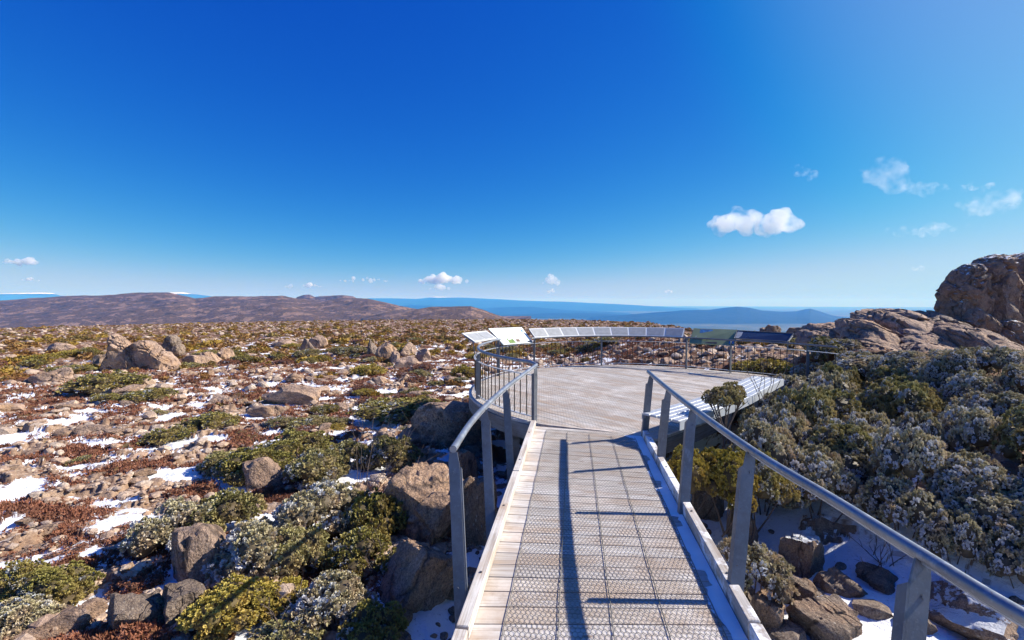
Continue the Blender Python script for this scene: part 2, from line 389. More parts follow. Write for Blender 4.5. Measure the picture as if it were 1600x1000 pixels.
def hit(px, py):
    d = np.array(ray(px, py)); t = np.exp(np.linspace(math.log(1.5), math.log(600), 900))
    P = d[None, :]*t[:, None]; z = macro(P[:, 0], P[:, 1])
    below = np.where(EYE+P[:, 2] < z)[0]
    i = below[0] if len(below) else len(t)-1
    return P[i, 0], P[i, 1], float(z[i])

# ground sheet in polar rings, reaching the horizon
r1 = np.exp(np.arange(math.log(1.3), math.log(380), .0066)); r2 = np.exp(np.arange(math.log(388), math.log(30000), .028))
R_ = np.concatenate([r1, r2, [30000]])
th = np.concatenate([np.arange(-58, 58, .098), np.arange(58, 302, 4.0)])*D2R
A, Rr = np.meshgrid(th, R_)
gx = (Rr*np.sin(A)).ravel(); gy = (Rr*np.cos(A)).ravel()
gz, gs, gh, gc, near = height(gx, gy, True)
farm = S((np.hypot(gx, gy)-600)/600)
nr, na = len(R_), len(th)
idx = np.arange(nr*na).reshape(nr, na); nx = np.roll(idx, -1, axis=1)
quads = np.stack([idx[:-1], idx[1:], nx[1:], nx[:-1]], -1).reshape(-1, 4)
cap = len(gx); V = np.column_stack([gx, gy, gz]); V = np.vstack([V, [0, 0, float(macro(0, 0))]])
tri = np.column_stack([np.full(na, cap), idx[0], nx[0]])
mask = np.column_stack([gs, gh, gc, farm]); mask = np.vstack([mask, [.3, .3, .5, 0]])
g = link('ground', mesh_np('ground', V, [quads, tri], {'mask': mask}, True), M['ground']); tag(g, kind='structure')
del V, quads, mask

# ------------------------------------------------------------------ far hills and mountains (real ridges at their distance)
def ridge(name, prof, D, th_, zb, mat, amp, wl, seed, n=500, m=70, sharp=1.0):
    pxs = np.array([p[0] for p in prof], float); pys = np.array([p[1] for p in prof], float)
    px = np.linspace(pxs[0], pxs[-1], n); py = np.interp(px, pxs, pys)
    a = (px-800)/F; b = (500-py)/F; k = D/(CT+b*ST); X = a*k; Z = EYE+(-ST+b*CT)*k
    u = np.linspace(-1, 1, m); U, XX = np.meshgrid(u, X, indexing='ij'); ZZ = np.broadcast_to(Z, U.shape)
    tap = S((px-px[0])/((px[-1]-px[0])*.02+1))*S((px[-1]-px)/((px[-1]-px[0])*.02+1))
    YY = D+U*th_; XX = XX*(YY/D)
    sh = np.clip(1-np.abs(U)**1.35, 0, 1)
    nz = fbm(XX/wl, YY/wl, 6, seed, .55)
    Z3 = zb+(ZZ-zb)*sh*1.0*tap + amp*nz*(.3+1.6*np.abs(U)*(1-np.abs(U)))*sharp*sh**.3
    Z3 = Z3 + (ZZ-zb)*.22*np.sin(np.pi*np.abs(U))*fbm(XX/(wl*3), YY/(wl*3), 3, seed+5)
    V = np.column_stack([XX.ravel(), YY.ravel(), Z3.ravel()]); id_ = np.arange(m*n).reshape(m, n)
    q = np.stack([id_[:-1, :-1], id_[:-1, 1:], id_[1:, 1:], id_[1:, :-1]], -1).reshape(-1, 4)
    o = link(name, mesh_np(name, V, q, None, True), mat); tag(o, kind='structure'); return o
brown = mat_hill('brown_moor_hill', [(.36, (.05, .036, .022)), (.45, (.16, .10, .062)), (.52, (.085, .052, .03)), (.58, (.32, .205, .14)), (.7, (.17, .10, .06))], .026)
blue1 = mat_hill('forested_range', [(.3, (.010, .022, .02)), (.55, (.016, .03, .024)), (.70, (.03, .045, .03)), (.8, (.10, .11, .08))], .0016)
snowy = mat_hill('snow_topped_range', [(.3, (.03, .04, .035)), (.7, (.05, .055, .045))], .0012, 150, 8)
ridge('hills', [(-700, 480), (-300, 468), (0, 469), (60, 465), (110, 463), (165, 461), (205, 458), (235, 456.5), (262, 457.5), (290, 463), (305, 467), (335, 464), (380, 462.5), (440, 461.5), (466, 466), (500, 469), (545, 466), (575, 466), (600, 471), (640, 481), (700, 492), (760, 500), (830, 512)], 1500, 520, -60, brown, 17, 120, 3, 900, 110)
ridge('hills', [(560, 500), (600, 489), (640, 485), (672, 480), (700, 479), (736, 478), (752, 483), (775, 491), (800, 499), (850, 510)], 1050, 260, -50, brown, 9, 70, 8, 420, 70)
ridge('hills', [(430, 490), (465, 463.5), (474, 461), (484, 460.5), (492, 464), (510, 462), (535, 461), (551, 462.5), (558, 466), (600, 480), (640, 500)], 2300, 300, -90, brown, 14, 120, 12, 300, 50)
ridge('distant_mountains', [(-500, 462), (-100, 461), (0, 459), (30, 457.5), (60, 457), (82, 458), (95, 462), (180, 464), (200, 458), (260, 457), (285, 456.5), (300, 459), (325, 462), (345, 466), (420, 470), (500, 474)], 15000, 2600, -300, mat_hill('snow_topped_range_west', [(.3, (.03, .04, .035)), (.7, (.05, .055, .045))], .0012, 262, 22), 60, 1500, 21, 500, 50)
ridge('distant_mountains', [(540, 475), (575, 466), (610, 466), (650, 467), (668, 465), (680, 463.5), (700, 464), (740, 465.5), (790, 468), (830, 470), (900, 472), (960, 475), (1010, 478), (1100, 483)], 15000, 2600, -300, mat_hill('snow_topped_range_north', [(.3, (.02, .035, .035)), (.7, (.03, .045, .04))], .0012, 150, 8), 60, 1600, 25, 700, 60)
ridge('distant_mountains', [(500, 490), (640, 476), (760, 481), (830, 479), (880, 484), (960, 488), (1040, 492)], 10500, 1900, -280, blue1, 60, 1300, 35, 500, 50)
ridge('distant_mountains', [(880, 505), (930, 496), (990, 491), (1030, 488), (1080, 485), (1110, 484.5), (1135, 481), (1152, 479.5), (1172, 481), (1190, 485), (1225, 487), (1245, 486.5), (1258, 483.5), (1266, 482.5), (1278, 486), (1300, 493), (1345, 500), (1420, 510)], 6500, 1500, -270, blue1, 45, 700, 44, 700, 80)
ridge('distant_mountains', [(1180, 500), (1300, 489), (1400, 486), (1500, 484), (1650, 485), (1900, 490)], 12500, 2000, -270, blue1, 50, 1500, 52, 400, 50)
ridge('distant_mountains', [(700, 500), (790, 492), (870, 489), (950, 491), (1010, 495), (1100, 503)], 8000, 1500, -270, blue1, 50, 900, 58, 400, 50)

# ------------------------------------------------------------------ boulders: soft polyhedra with noise
import bmesh
def ico(sub):
    bm = bmesh.new(); bmesh.ops.create_icosphere(bm, subdivisions=sub, radius=1)
    V = np.array([v.co[:] for v in bm.verts]); Fc = np.array([[v.index for v in f.verts] for f in bm.faces]); bm.free(); return V, Fc
ICO = {k: ico(k) for k in (1, 2, 3, 4, 5, 6)}
def rock_np(seed, sub=4, planes=11, soft=14, rough=.07, sc=(1, 1, 1), sharpbias=1.0):
    r = np.random.RandomState(seed); V, Fc = ICO[sub]
    N = r.normal(size=(planes, 3)); N /= np.linalg.norm(N, axis=1)[:, None]
    dd = r.uniform(.62, 1.0, planes)
    q = np.clip(V@N.T, 0.02, None)/dd[None, :]
    rad = 1/((q**soft).sum(1)**(1/soft)); rad = np.minimum(rad, 1.25)
    P = V*rad[:, None]
    P = P + V*(rough*1.2*fbm3(V*1.0+seed*3.7, 4, seed, 2.0)+rough*.6*fbm3(V, 4, seed+3, 6.0))[:, None]
    if sub >= 4:
        f1, f2, idn, a_, b_ = vor(P[:, 0]*1.6+P[:, 2]*.5+seed, P[:, 1]*1.4-P[:, 2]*1.1, seed); P = P*(1+(.13*(idn-.5)*S((f2-f1)/.1)-.05*(1-S((f2-f1)/.08)))[:, None])
    P = P*np.array(sc)
    return P, Fc
ROCKS = []
for i in range(12):
    P, Fc = rock_np(100+i, 4, 8+i % 5, 16+7*(i % 4), .13, (.46, .40, .40))
    P[:, 2] += .22
    ROCKS.append((P, Fc))
for i in range(3):      # pointed ones
    P, Fc = rock_np(150+i, 4, 7, 26, .12, (.46, .34, .40)); t_ = np.clip((P[:, 2]+.1)/.46, 0, 1)
    P[:, 0] = P[:, 0]*(1-.72*t_)-.10*t_*(1 if i != 1 else -1); P[:, 1] *= (1-.6*t_); P[:, 2] += .22; ROCKS.append((P, Fc))
for i in range(6):      # blocky, jointed ones
    r_ = np.random.RandomState(170+i); Vv, Fc = ICO[5 if i < 3 else 4]
    N = np.array([[1, 0, 0], [-1, 0, 0], [0, 1, 0], [0, -1, 0], [0, 0, 1], [0, 0, -1.]])+r_.normal(size=(6, 3))*.23; N = np.vstack([N, r_.normal(size=(4, 3))]); N /= np.linalg.norm(N, axis=1)[:, None]
    dd = np.concatenate([r_.uniform(.62, .8, 6), r_.uniform(.78, 1.0, 4)]); q_ = np.clip(Vv@N.T, .02, None)/dd
    P = Vv*np.minimum(1/((q_**30).sum(1)**(1/30)), 1.2)[:, None]
    f1, f2, idn, cx_, cy_ = vor(P[:, 0]*1.3+P[:, 2]*.4+i, P[:, 1]*1.2+P[:, 2]*.8, 60+i)
    P = P*(1+(.16*(idn-.5)*S((f2-f1)/.10)-.07*(1-S((f2-f1)/.09)))[:, None])+Vv*(.10*fbm3(Vv*1.+i*3, 4, i, 1.8)+.055*fbm3(P, 5, i+3, 6)+.018*fbm3(P, 3, i+8, 19))[:, None]
    P = P*np.array([.56, .52, .50]); P[:, 2] += .25; ROCKS.append((P, Fc))
RM = {}
def rock_mesh(i, mat):
    k = (i, mat)
    if k not in RM:
        P, Fc = ROCKS[i]; me = mesh_np('boulder', P, Fc, None, True); me.materials.append(M[mat])
        try: me.set_sharp_from_angle(angle=math.radians(38))
        except Exception: pass
        RM[k] = me
    return RM[k]
def rock_at(px, py, w, h, i, mat, label, rz=0, tilt=0, deep=1.0, sink=.12, name='boulder', pos=None, group=None, cat='boulder'):
    x, y, z = pos if pos else hit(px, py)
    W = w*y/F; H = h*y/F
    o = link(name, rock_mesh(i, mat)); tag(o, label, cat, group)
    o.scale = (W, W*deep, H*(1+sink)/.62); o.location = (x, y+W*deep*.25, z-H*sink+.02*H); o.rotation_euler = (tilt, tilt*.6, rz)
    return o
NR = [
 (302, 922, 100, 80, 20, 'rock_orange', 'tan boulder with a flat sunlit top at lower left, between shrubs', .3, -.12, 1.0),
 (280, 985, 88, 56, 18, 'rock_grey_shaded', 'dark shaded rock at the lower left, under the flat topped boulder', 1.1, 0, .9),
 (655, 852, 128, 104, 16, 'rock_orange', 'large rounded tan boulder left of the walkway posts', .9, .15, 1.0),
 (632, 958, 135, 84, 17, 'rock_orange', 'orange slanting boulder half in shade beside the lower left walkway edge', 2.0, .3, .8),
 (722, 762, 46, 50, 18, 'rock_orange', 'small tan rock seen between the first two left railing posts', 1.0, 0, 1.0),
 (402, 772, 76, 42, 20, 'rock', 'flat grey brown rock with lichen between the olive shrubs at left', .2, -.3, 1.1),
 (185, 1003, 78, 58, 19, 'rock_grey_shaded', 'dark grey ribbed rock in shadow in the lower left', .7, .2, 1.1),
 (60, 1025, 150, 40, 8, 'rock', 'flat tan slab at the bottom left corner', .1, 0, .8),
 (125, 975, 70, 30, 9, 'rock', 'low pale rock next to the frosted shrub at bottom left', 1.4, 0, .9),
 (700, 700, 120, 62, 20, 'rock', 'long sunlit rock tucked under the left rim of the platform', .5, .1, .8),
 (735, 860, 75, 95, 18, 'rock_grey_shaded', 'dark shaded boulder directly under the left side of the walkway', 2.2, 0, 1.0),
 (610, 1000, 60, 30, 10, 'rock_grey_shaded', 'small dark lichened rock in shaded snow at the bottom beside the walkway', .4, 0, 1.0),
 (545, 1000, 70, 30, 2, 'rock', 'low rock under the frosted shrub at bottom left centre', 1.4, 0, 1.0),
 (640, 700, 40, 24, 11, 'rock', 'small reddish rock in the snow left of the platform', 2.4, 0, 1.0),
 # right gully
 (1165, 875, 46, 62, 18, 'rock_grey_shaded', 'upright dark rock behind the middle right railing post', .3, 0, 1.0),
 (1213, 925, 52, 48, 15, 'rock_grey_shaded', 'dark rounded rock in the shaded gully right of the walkway', 1.3, .1, 1.0),
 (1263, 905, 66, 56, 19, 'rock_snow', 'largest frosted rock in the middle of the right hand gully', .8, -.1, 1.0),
 (1255, 950, 62, 34, 16, 'rock_grey_shaded', 'low dark rock in front of the frosted gully rock', 2.3, .1, .9),
 (1325, 940, 70, 34, 7, 'rock_grey_shaded', 'flat dark rock lying in blue snow of the gully', .3, .1, 1.0),
 (1382, 925, 66, 32, 4, 'rock_grey_shaded', 'dark ridge of rock in snow left of the nearest right post', 1.8, 0, 1.0),
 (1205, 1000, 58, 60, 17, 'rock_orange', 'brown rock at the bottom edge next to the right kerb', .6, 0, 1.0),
 (1310, 1010, 112, 50, 17, 'rock_grey_shaded', 'broad dark boulder at the bottom of the gully', .2, 0, .9),
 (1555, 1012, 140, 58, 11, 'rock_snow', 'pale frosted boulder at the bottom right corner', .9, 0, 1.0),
 (1440, 1000, 50, 30, 6, 'rock_grey_shaded', 'small dark rock behind the nearest right post', 1.9, 0, 1.0),
 (1155, 960, 45, 40, 8, 'rock_grey_shaded', 'small dark rock tucked beside the right kerb', 2.9, 0, 1.0),
 (1110, 820, 60, 50, 18, 'rock_grey_shaded', 'shaded boulder under the right railing, beside the walkway', 2.9, 0, 1.0),
 # left pinnacles
 (160, 577, 40, 30, 4, 'rock_grey_shaded', 'dark slab leaning against the left foot of the pinnacle', 1.4, .2, .8),
 (301, 573, 36, 17, 6, 'rock', 'low rounded rock beside a snow patch right of the pinnacle', 0, 0, .8),
 (325, 570, 34, 20, 9, 'rock', 'grey split rock at the right end of the pinnacle group', .7, 0, .8),
 (350, 566, 30, 22, 7, 'rock', 'pale pointed rock beyond the right end of the pinnacle group', 1.7, 0, .8),
 (78, 600, 66, 20, 8, 'rock', 'long flat rock left below the pinnacle', 0, 0, .8),
 (90, 552, 36, 14, 5, 'rock', 'small peaked rock on the far left moor', 0, 0, .8),
 # middle outcrop
 (582, 561, 30, 28, 14, 'rock_grey_shaded', 'dark upright rock at the left end of the middle outcrop', .1, 0, .8),
 (602, 566, 34, 26, 1, 'rock', 'ribbed rock in the middle outcrop', .8, .1, .8),
 (615, 570, 26, 20, 2, 'rock', 'sunlit rock in front of the middle outcrop', 1.8, .1, .8),
 (634, 558, 30, 20, 0, 'rock', 'angular rock at the back of the middle outcrop', .4, .1, .8),
 (660, 566, 26, 18, 5, 'rock', 'slanting rock at the right end of the middle outcrop', 2.4, .1, .8),
 (630, 578, 46, 18, 3, 'rock', 'rounded rock with a dark shadow side below the middle outcrop', 0, 0, .8),
 (478, 550, 22, 22, 12, 'rock_grey_shaded', 'grey pointed rock on the skyline of the left centre outcrop', 0, 0, .8),
 (495, 545, 26, 18, 10, 'rock', 'tan rock beside the grey pointed rock', 0, 0, .8),
 (440, 544, 40, 12, 7, 'rock', 'flat tan rock in the left centre field', 0, 0, .8),
 (455, 636, 86, 26, 11, 'rock', 'long cracked tan slab below the golden bush', .1, 0, .6),
 (412, 655, 60, 18, 6, 'rock', 'low tan slab in front of the long cracked slab', .1, 0, .6),
 (595, 604, 40, 14, 9, 'rock', 'tan rock pair left of the golden bush by the fence', .1, 0, .6),
 (632, 603, 32, 14, 8, 'rock', 'smooth rock between snow patches at centre left', 1.1, 0, .6),
]
for r_ in NR:
    r_ = list(r_)
    rock_at(*r_)
# right-hand outcrop
def yrock(px, py, Y, w, h, i, mat, label, rz=0, tilt=0, deep=1.0, name='boulder', sub=None):
    x, y, z = at_y(px, py, Y); W = w*Y/F; H = h*Y/F
    o = link(name, rock_mesh(i, mat)); tag(o, label, name.replace('_', ' '))
    o.scale = (W, W*deep, H*1.45); o.location = (x, y, z-.05*H); o.rotation_euler = (tilt*.4, tilt, rz); return o
YR = [
 (1262, 528, 23, 60, 18, 19, 'rock_grey_shaded', 'dark jumbled rock on the ridge behind the dark sign', .5, 0, .9),
 (1208, 523, 26, 24, 15, 18, 'rock_grey_shaded', 'knobbly dark rock above the dark sign', .5, 0, .9),
 (1193, 522, 27, 20, 12, 3, 'rock_grey_shaded', 'small dark rock above the join of the two signs', .2, 0, .9),
 (1240, 524, 26, 26, 14, 2, 'rock', 'small brown rock between the dark ridge rocks', 1.5, 0, .9),
 (1590, 600, 12.5, 40, 26, 2, 'rock_grey_shaded', 'dark rock at the right border below the snow chute', .6, 0, .8),
 (1592, 560, 14.5, 46, 20, 4, 'rock_snow', 'snow dusted dark rock in the chute at the right border', .6, 0, .8),
]
for r_ in YR: yrock(*r_)
def outline_block(outl, Y, dep, seed, n=5, k=1.0):      # a block with its own outline, thickness and broken faces
    pts = np.array([at_y(px, py, Y) for px, py in outl]); c = pts.mean(0); q = pts-c; an = np.arctan2(q[:, 2], q[:, 0]); ra = np.hypot(q[:, 0], q[:, 2]); o = np.argsort(an); an = an[o]; ra = ra[o]
    an = np.concatenate([an-2*math.pi, an, an+2*math.pi]); ra = np.tile(ra, 3); Vi, Fi = ICO[n]
    t = np.arctan2(Vi[:, 2], Vi[:, 0]); rad = np.interp(t, an, ra); s_ = Vi[:, 1]; c_ = np.sqrt(np.clip(1-s_*s_, 0, 1))**.42
    P = np.column_stack([rad*np.cos(t)*c_, dep*np.sign(s_)*np.abs(s_)**.8, rad*np.sin(t)*c_])
    f1, f2, idn, cx_, cy_ = vor((P[:, 0]*1.5+P[:, 1]*.6)/k+seed, (P[:, 2]*.9-P[:, 1]*.5)/k, seed)
    P = P+np.column_stack([P[:, 0]*0, -np.ones(len(P)), P[:, 0]*0])*(k*(.30*(idn-.5)*S((f2-f1)/.1)-.18*(1-S((f2-f1)/.10))))[:, None]
    P = P+Vi*k*(.13*fbm3(P, 5, seed, 1.4/k)+.04*fbm3(P, 4, seed+4, 7/k))[:, None]
    g_ = fbm3(P, 3, seed+9, .9/k); P = P-Vi*k*(.16*np.clip(1-np.abs(g_)/.05, 0, 1))[:, None]      # joints
    g_ = fbm3(P, 3, seed+19, 2.1/k); P = P-Vi*k*(.05*np.clip(1-np.abs(g_)/.06, 0, 1))[:, None]
    return P+c, Fi
def outline_rock(outl, Y, dep, seed, mat, label, k=.8):
    P, Fi = outline_block(outl, Y, dep, seed, 5, k); c = P.mean(0)
    if k >= .8: P[:, 1] += (P[:, 2]-c[2])*1.3
    me = mesh_np('boulder', P-c, Fi, None, True)
    try: me.set_sharp_from_angle(angle=math.radians(35))
    except Exception: pass
    return tag(link('boulder', me, M[mat], None, tuple(c)), label, 'boulder')
OR = [
 ([(1362, 500), (1379, 487), (1396, 486), (1432, 492), (1438, 502), (1451, 515), (1436, 522), (1409, 535), (1387, 535), (1370, 520)], 15.6, 1.1, 301, 'rock', 'highest sloping tan slab of the right outcrop'),
 ([(1326, 532), (1339, 512), (1362, 499), (1370, 508), (1387, 525), (1388, 540), (1360, 546), (1332, 544)], 14.9, .9, 302, 'rock', 'tan block sloping down at the left shoulder of the right outcrop'),
 ([(1398, 534), (1417, 525), (1447, 517), (1458, 519), (1470, 534), (1473, 546), (1445, 560), (1420, 558), (1403, 545)], 14.1, .8, 303, 'rock', 'squarish tan block at the front of the right outcrop'),
 ([(1426, 508), (1434, 494), (1447, 492), (1483, 500), (1500, 510), (1490, 530), (1451, 528)], 16.6, .8, 304, 'rock_grey_shaded', 'dark shaded slab between the outcrop crest and the rock tower'),
 ([(1464, 528), (1485, 512), (1515, 511), (1523, 522), (1517, 538), (1477, 540)], 14.0, .7, 305, 'rock', 'rounded tan block below the foot of the rock tower'),
 ([(1511, 515), (1530, 511), (1551, 513), (1562, 527), (1579, 549), (1585, 566), (1562, 584), (1526, 580), (1511, 545)], 13.2, .8, 306, 'rock_orange', 'lumpy block with hollows at the right end of the outcrop'),
 ([(1440, 556), (1472, 541), (1511, 553), (1557, 568), (1566, 585), (1500, 600), (1445, 590)], 12.6, .7, 307, 'rock_orange', 'yellowish ledge along the foot of the outcrop'),
 ([(1256, 540), (1263, 525), (1283, 516), (1311, 510), (1339, 508), (1345, 530), (1335, 552), (1270, 556)], 17, 1.0, 308, 'rock', 'flat layered slab left of the outcrop, behind the dark sign'),
 ([(1330, 552), (1345, 540), (1362, 534), (1387, 532), (1406, 545), (1400, 572), (1345, 576)], 13.7, .8, 309, 'rock', 'low block in front of the left shoulder of the outcrop'),
]
for o_ in OR: outline_rock(*o_)
_yp = hit(190, 580)[1]
outline_rock([(163, 582), (172, 560), (177, 540), (176, 524), (180, 521), (190, 529), (203, 543), (211, 560), (219, 583), (190, 588)], _yp, .45, 311, 'rock', 'tall leaning rock fin, highest on the left moor', .65)
outline_rock([(213, 580), (209, 555), (207, 538), (222, 532), (236, 534), (247, 545), (262, 556), (276, 572), (270, 582), (240, 584)], _yp+.3, .6, 312, 'rock', 'broad tan rock immediately right of the leaning fin', .65)
outline_rock([(257, 553), (258, 535), (266, 523), (272, 524), (280, 537), (286, 553), (272, 558)], _yp+3.5, .4, 313, 'rock_grey_shaded', 'dark pointed rock behind the leaning fin group', .4)
# the tower of rock at the right border: joined upright blocks
def tower():
    Vs = []; Fs = []; n = 0
    for outl, Y, dp_, sd in [
        ([(1481, 525), (1486, 495), (1490, 470), (1495, 440), (1503, 425), (1516, 413), (1527, 412), (1530, 425), (1524, 450), (1530, 480), (1535, 505), (1532, 530)], 17.4, .75, 3),
        ([(1524, 532), (1520, 500), (1522, 460), (1526, 430), (1530, 413), (1548, 402), (1561, 397), (1566, 405), (1570, 430), (1580, 465), (1586, 500), (1588, 532)], 17.6, .75, 8),
        ([(1500, 532), (1502, 500), (1515, 480), (1530, 490), (1548, 500), (1560, 534)], 17.0, .45, 12),
        ([(1562, 520), (1562, 450), (1567, 405), (1582, 398), (1610, 400), (1660, 404), (1690, 440), (1700, 530)], 19.0, 1.6, 15),
        ([(1545, 540), (1552, 515), (1575, 500), (1592, 515), (1598, 540)], 16.9, .5, 19)]:
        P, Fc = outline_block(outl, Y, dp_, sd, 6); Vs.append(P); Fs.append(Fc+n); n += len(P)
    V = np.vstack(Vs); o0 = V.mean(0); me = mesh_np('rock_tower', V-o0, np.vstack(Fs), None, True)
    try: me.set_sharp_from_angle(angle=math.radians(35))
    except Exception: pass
    o = link('rock_tower', me, mat_rock('shade_toned_tower', 1.0, .48, .8), None, tuple(o0)); tag(o, 'tall rock tower toned dark brown for shade, with cracks and snow ledges at the right border', 'rock')  # base tone darkened to stand in for the tower's unlit side
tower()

# ------------------------------------------------------------------ shrubs: lobes carrying leaf tufts
def shrub_np(seed, nl=15, spacing=.03, leaf=.03, flat=.62, lobe=.17, k=8, wid=.36, airy=0.0, core=True):
    r = np.random.RandomState(seed); C = []; Rd = []
    for i in range(nl):
        a = 2.399*i+r.uniform(-.4, .4); e = math.acos(1-(i+.5)/nl); q = .5-lobe*.82
        c = np.array([math.sin(e)*math.cos(a)*q, math.sin(e)*math.sin(a)*q, math.cos(e)*q*flat*1.25+.05]) + r.uniform(-.05, .05, 3)
        c[2] = max(c[2], .04)+.10; C.append(c); Rd.append(lobe*r.uniform(.6, 1.15))
    C = np.array(C); Rd = np.array(Rd); P = []; N = []
    for i in range(nl):      # heads sit on the lobes, kept apart so dark gaps show between them
        n = int(4*math.pi*Rd[i]**2/spacing**2*1.6); d = r.normal(size=(n, 3)); d /= np.linalg.norm(d, axis=1)[:, None]
        p = C[i]+d*Rd[i]*(np.array([1, 1, .8]))*(1+.22*fbm3(d*2+i, 2, seed+i, 2.2))[:, None]
        inside = np.zeros(n, bool)
        for j in range(nl):
            if j != i: inside |= (np.linalg.norm((p-C[j])/np.array([1, 1, .8]), axis=1) < Rd[j]*.95)
        m = (~inside) & (d[:, 2] > -.22) & (r.uniform(size=n) > airy); p = p[m]; d = d[m]; kp = []
        for a_ in range(len(p)):
            if not kp or np.min(np.sum((p[kp]-p[a_])**2, axis=1)) > (spacing*.82)**2: kp.append(a_)
        if kp: P.append(p[kp]); N.append(d[kp])
    P = np.vstack(P); N = np.vstack(N); n = len(P); N = N+np.array([0, 0, .25]); N /= np.linalg.norm(N, axis=1)[:, None]
    P = P+N*r.uniform(-.035, .02, (n, 1))
    tint = np.clip(.5+.45*fbm3(P, 2, seed, 5.)+r.uniform(-.25, .25, n), 0, 1)
    fr = np.clip(.5+.42*(N@np.array([-.80, -.45, .05]))+.17*r.normal(size=n), 0, 1)
    D = r.normal(size=(n, k, 3)); D /= np.linalg.norm(D, axis=2)[..., None]; D = D+N[:, None, :]*.85; D /= np.linalg.norm(D, axis=2)[..., None]
    hs_ = r.uniform(.75, 1.25, (n, 1, 1)); L = leaf*r.uniform(.7, 1.2, (n, k, 1))*hs_
    sd = np.cross(D, r.normal(size=(n, k, 3))); sd /= np.linalg.norm(sd, axis=2)[..., None]
    up = np.cross(sd, D)
    B = P[:, None, :]+D*spacing*.22*hs_; T = B+D*L; Md = B+D*L*.6
    q = np.stack([B, Md+sd*L*wid+up*L*.12, T, Md-sd*L*wid+up*L*.12], 2).reshape(-1, 3)
    f = np.arange(len(q)).reshape(-1, 4)
    tn = np.repeat(np.clip(tint[:, None]+r.uniform(-.12, .12, (n, k)), 0, 1).ravel(), 4); tn = tn + np.tile([-.2, 0, .2, 0], n*k)
    fq = np.repeat(fr, k*4) + np.tile([-.12, 0, .12, 0], n*k)
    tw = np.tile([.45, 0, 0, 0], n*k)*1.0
    V = [q]; Fq = f; attr = [np.column_stack([np.clip(tn, 0, 1), np.clip(fq, 0, 1), tw, np.ones(len(q))])]
    Ft = np.zeros((0, 3), int); off = len(q)
    if core:
        Vi, Fi = ICO[2]
        fs = []
        for i in range(nl):
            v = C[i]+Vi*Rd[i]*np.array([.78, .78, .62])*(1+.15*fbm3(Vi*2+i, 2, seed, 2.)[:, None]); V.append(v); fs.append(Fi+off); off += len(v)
            attr.append(np.tile([.25, 0, .8, 1], (len(v), 1)))  # core lumps coloured dark for the crown's shaded inside
        Ft = np.vstack(fs)
    return np.vstack(V), [Fq, Ft], np.vstack(attr), C, Rd
SHV = {}
def stems(C, Rd, seed, rad=.012):
    r = random.Random(seed); b = MB()
    for i in range(0, len(C), 2):
        p0 = Vector((r.uniform(-.06, .06), r.uniform(-.06, .06), -.25)); p2 = Vector(C[i]); p1 = (p0+p2)/2+Vector((r.uniform(-.05, .05), r.uniform(-.05, .05), -.02))
        b.tube([p0, p1, p2], [rad, rad*.75, rad*.45], 5, False)
    return b.mesh('stem')
def get_shrub(kind, i):
    k = (kind, i)
    if k not in SHV:
        if kind == 'mid':  V, Fc, A_, C, Rd = shrub_np(500+i, 12, .085, .06, .5, .19, 12, .4)
        elif kind == 'low': V, Fc, A_, C, Rd = shrub_np(600+i, 16, .060, .045, .38, .15, 12, .32, .1)
        elif kind == 'airy': V, Fc, A_, C, Rd = shrub_np(700+i, 13, .062, .045, .7, .15, 14, .34, .2)
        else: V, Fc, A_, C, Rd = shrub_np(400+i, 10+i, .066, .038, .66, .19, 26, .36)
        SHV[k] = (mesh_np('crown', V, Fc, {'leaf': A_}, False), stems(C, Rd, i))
    return SHV[k]
SHM = {}
def shrub_meshes(kind, i, mat):
    k = (kind, i, mat)
    if k not in SHM:
        me, st = get_shrub(kind, i); me = me.copy(); me.materials.append(M[mat]); st = st.copy(); st.materials.append(M['twig']); SHM[k] = (me, st)
    return SHM[k]
def shrub_at(px, py, w, h, kind, i, mat, label, group=None, pos=None, name='shrub', simple=False, rz=None, cat='shrub'):
    x, y, z = pos if pos else hit(px, py)
    W = w*y/F; H = h*y/F
    cr, st = shrub_meshes(kind, i, mat)
    hz = {'big': .72, 'mid': .6, 'low': .52, 'airy': .78}[kind]
    rz = random.uniform(-.5, .5) if rz is None else rz
    if simple:
        o = link(name, cr); o.location = (x, y, z); o.scale = (W, W*.9, H/hz); o.rotation_euler[2] = rz; return tag(o, label, cat, group)
    e = empty(name, (x, y, z), label, cat, group, rz)
    e.scale = (W, W*.95, H/hz)
    link('crown', cr, parent=e); link('stem', st, parent=e)
    return e
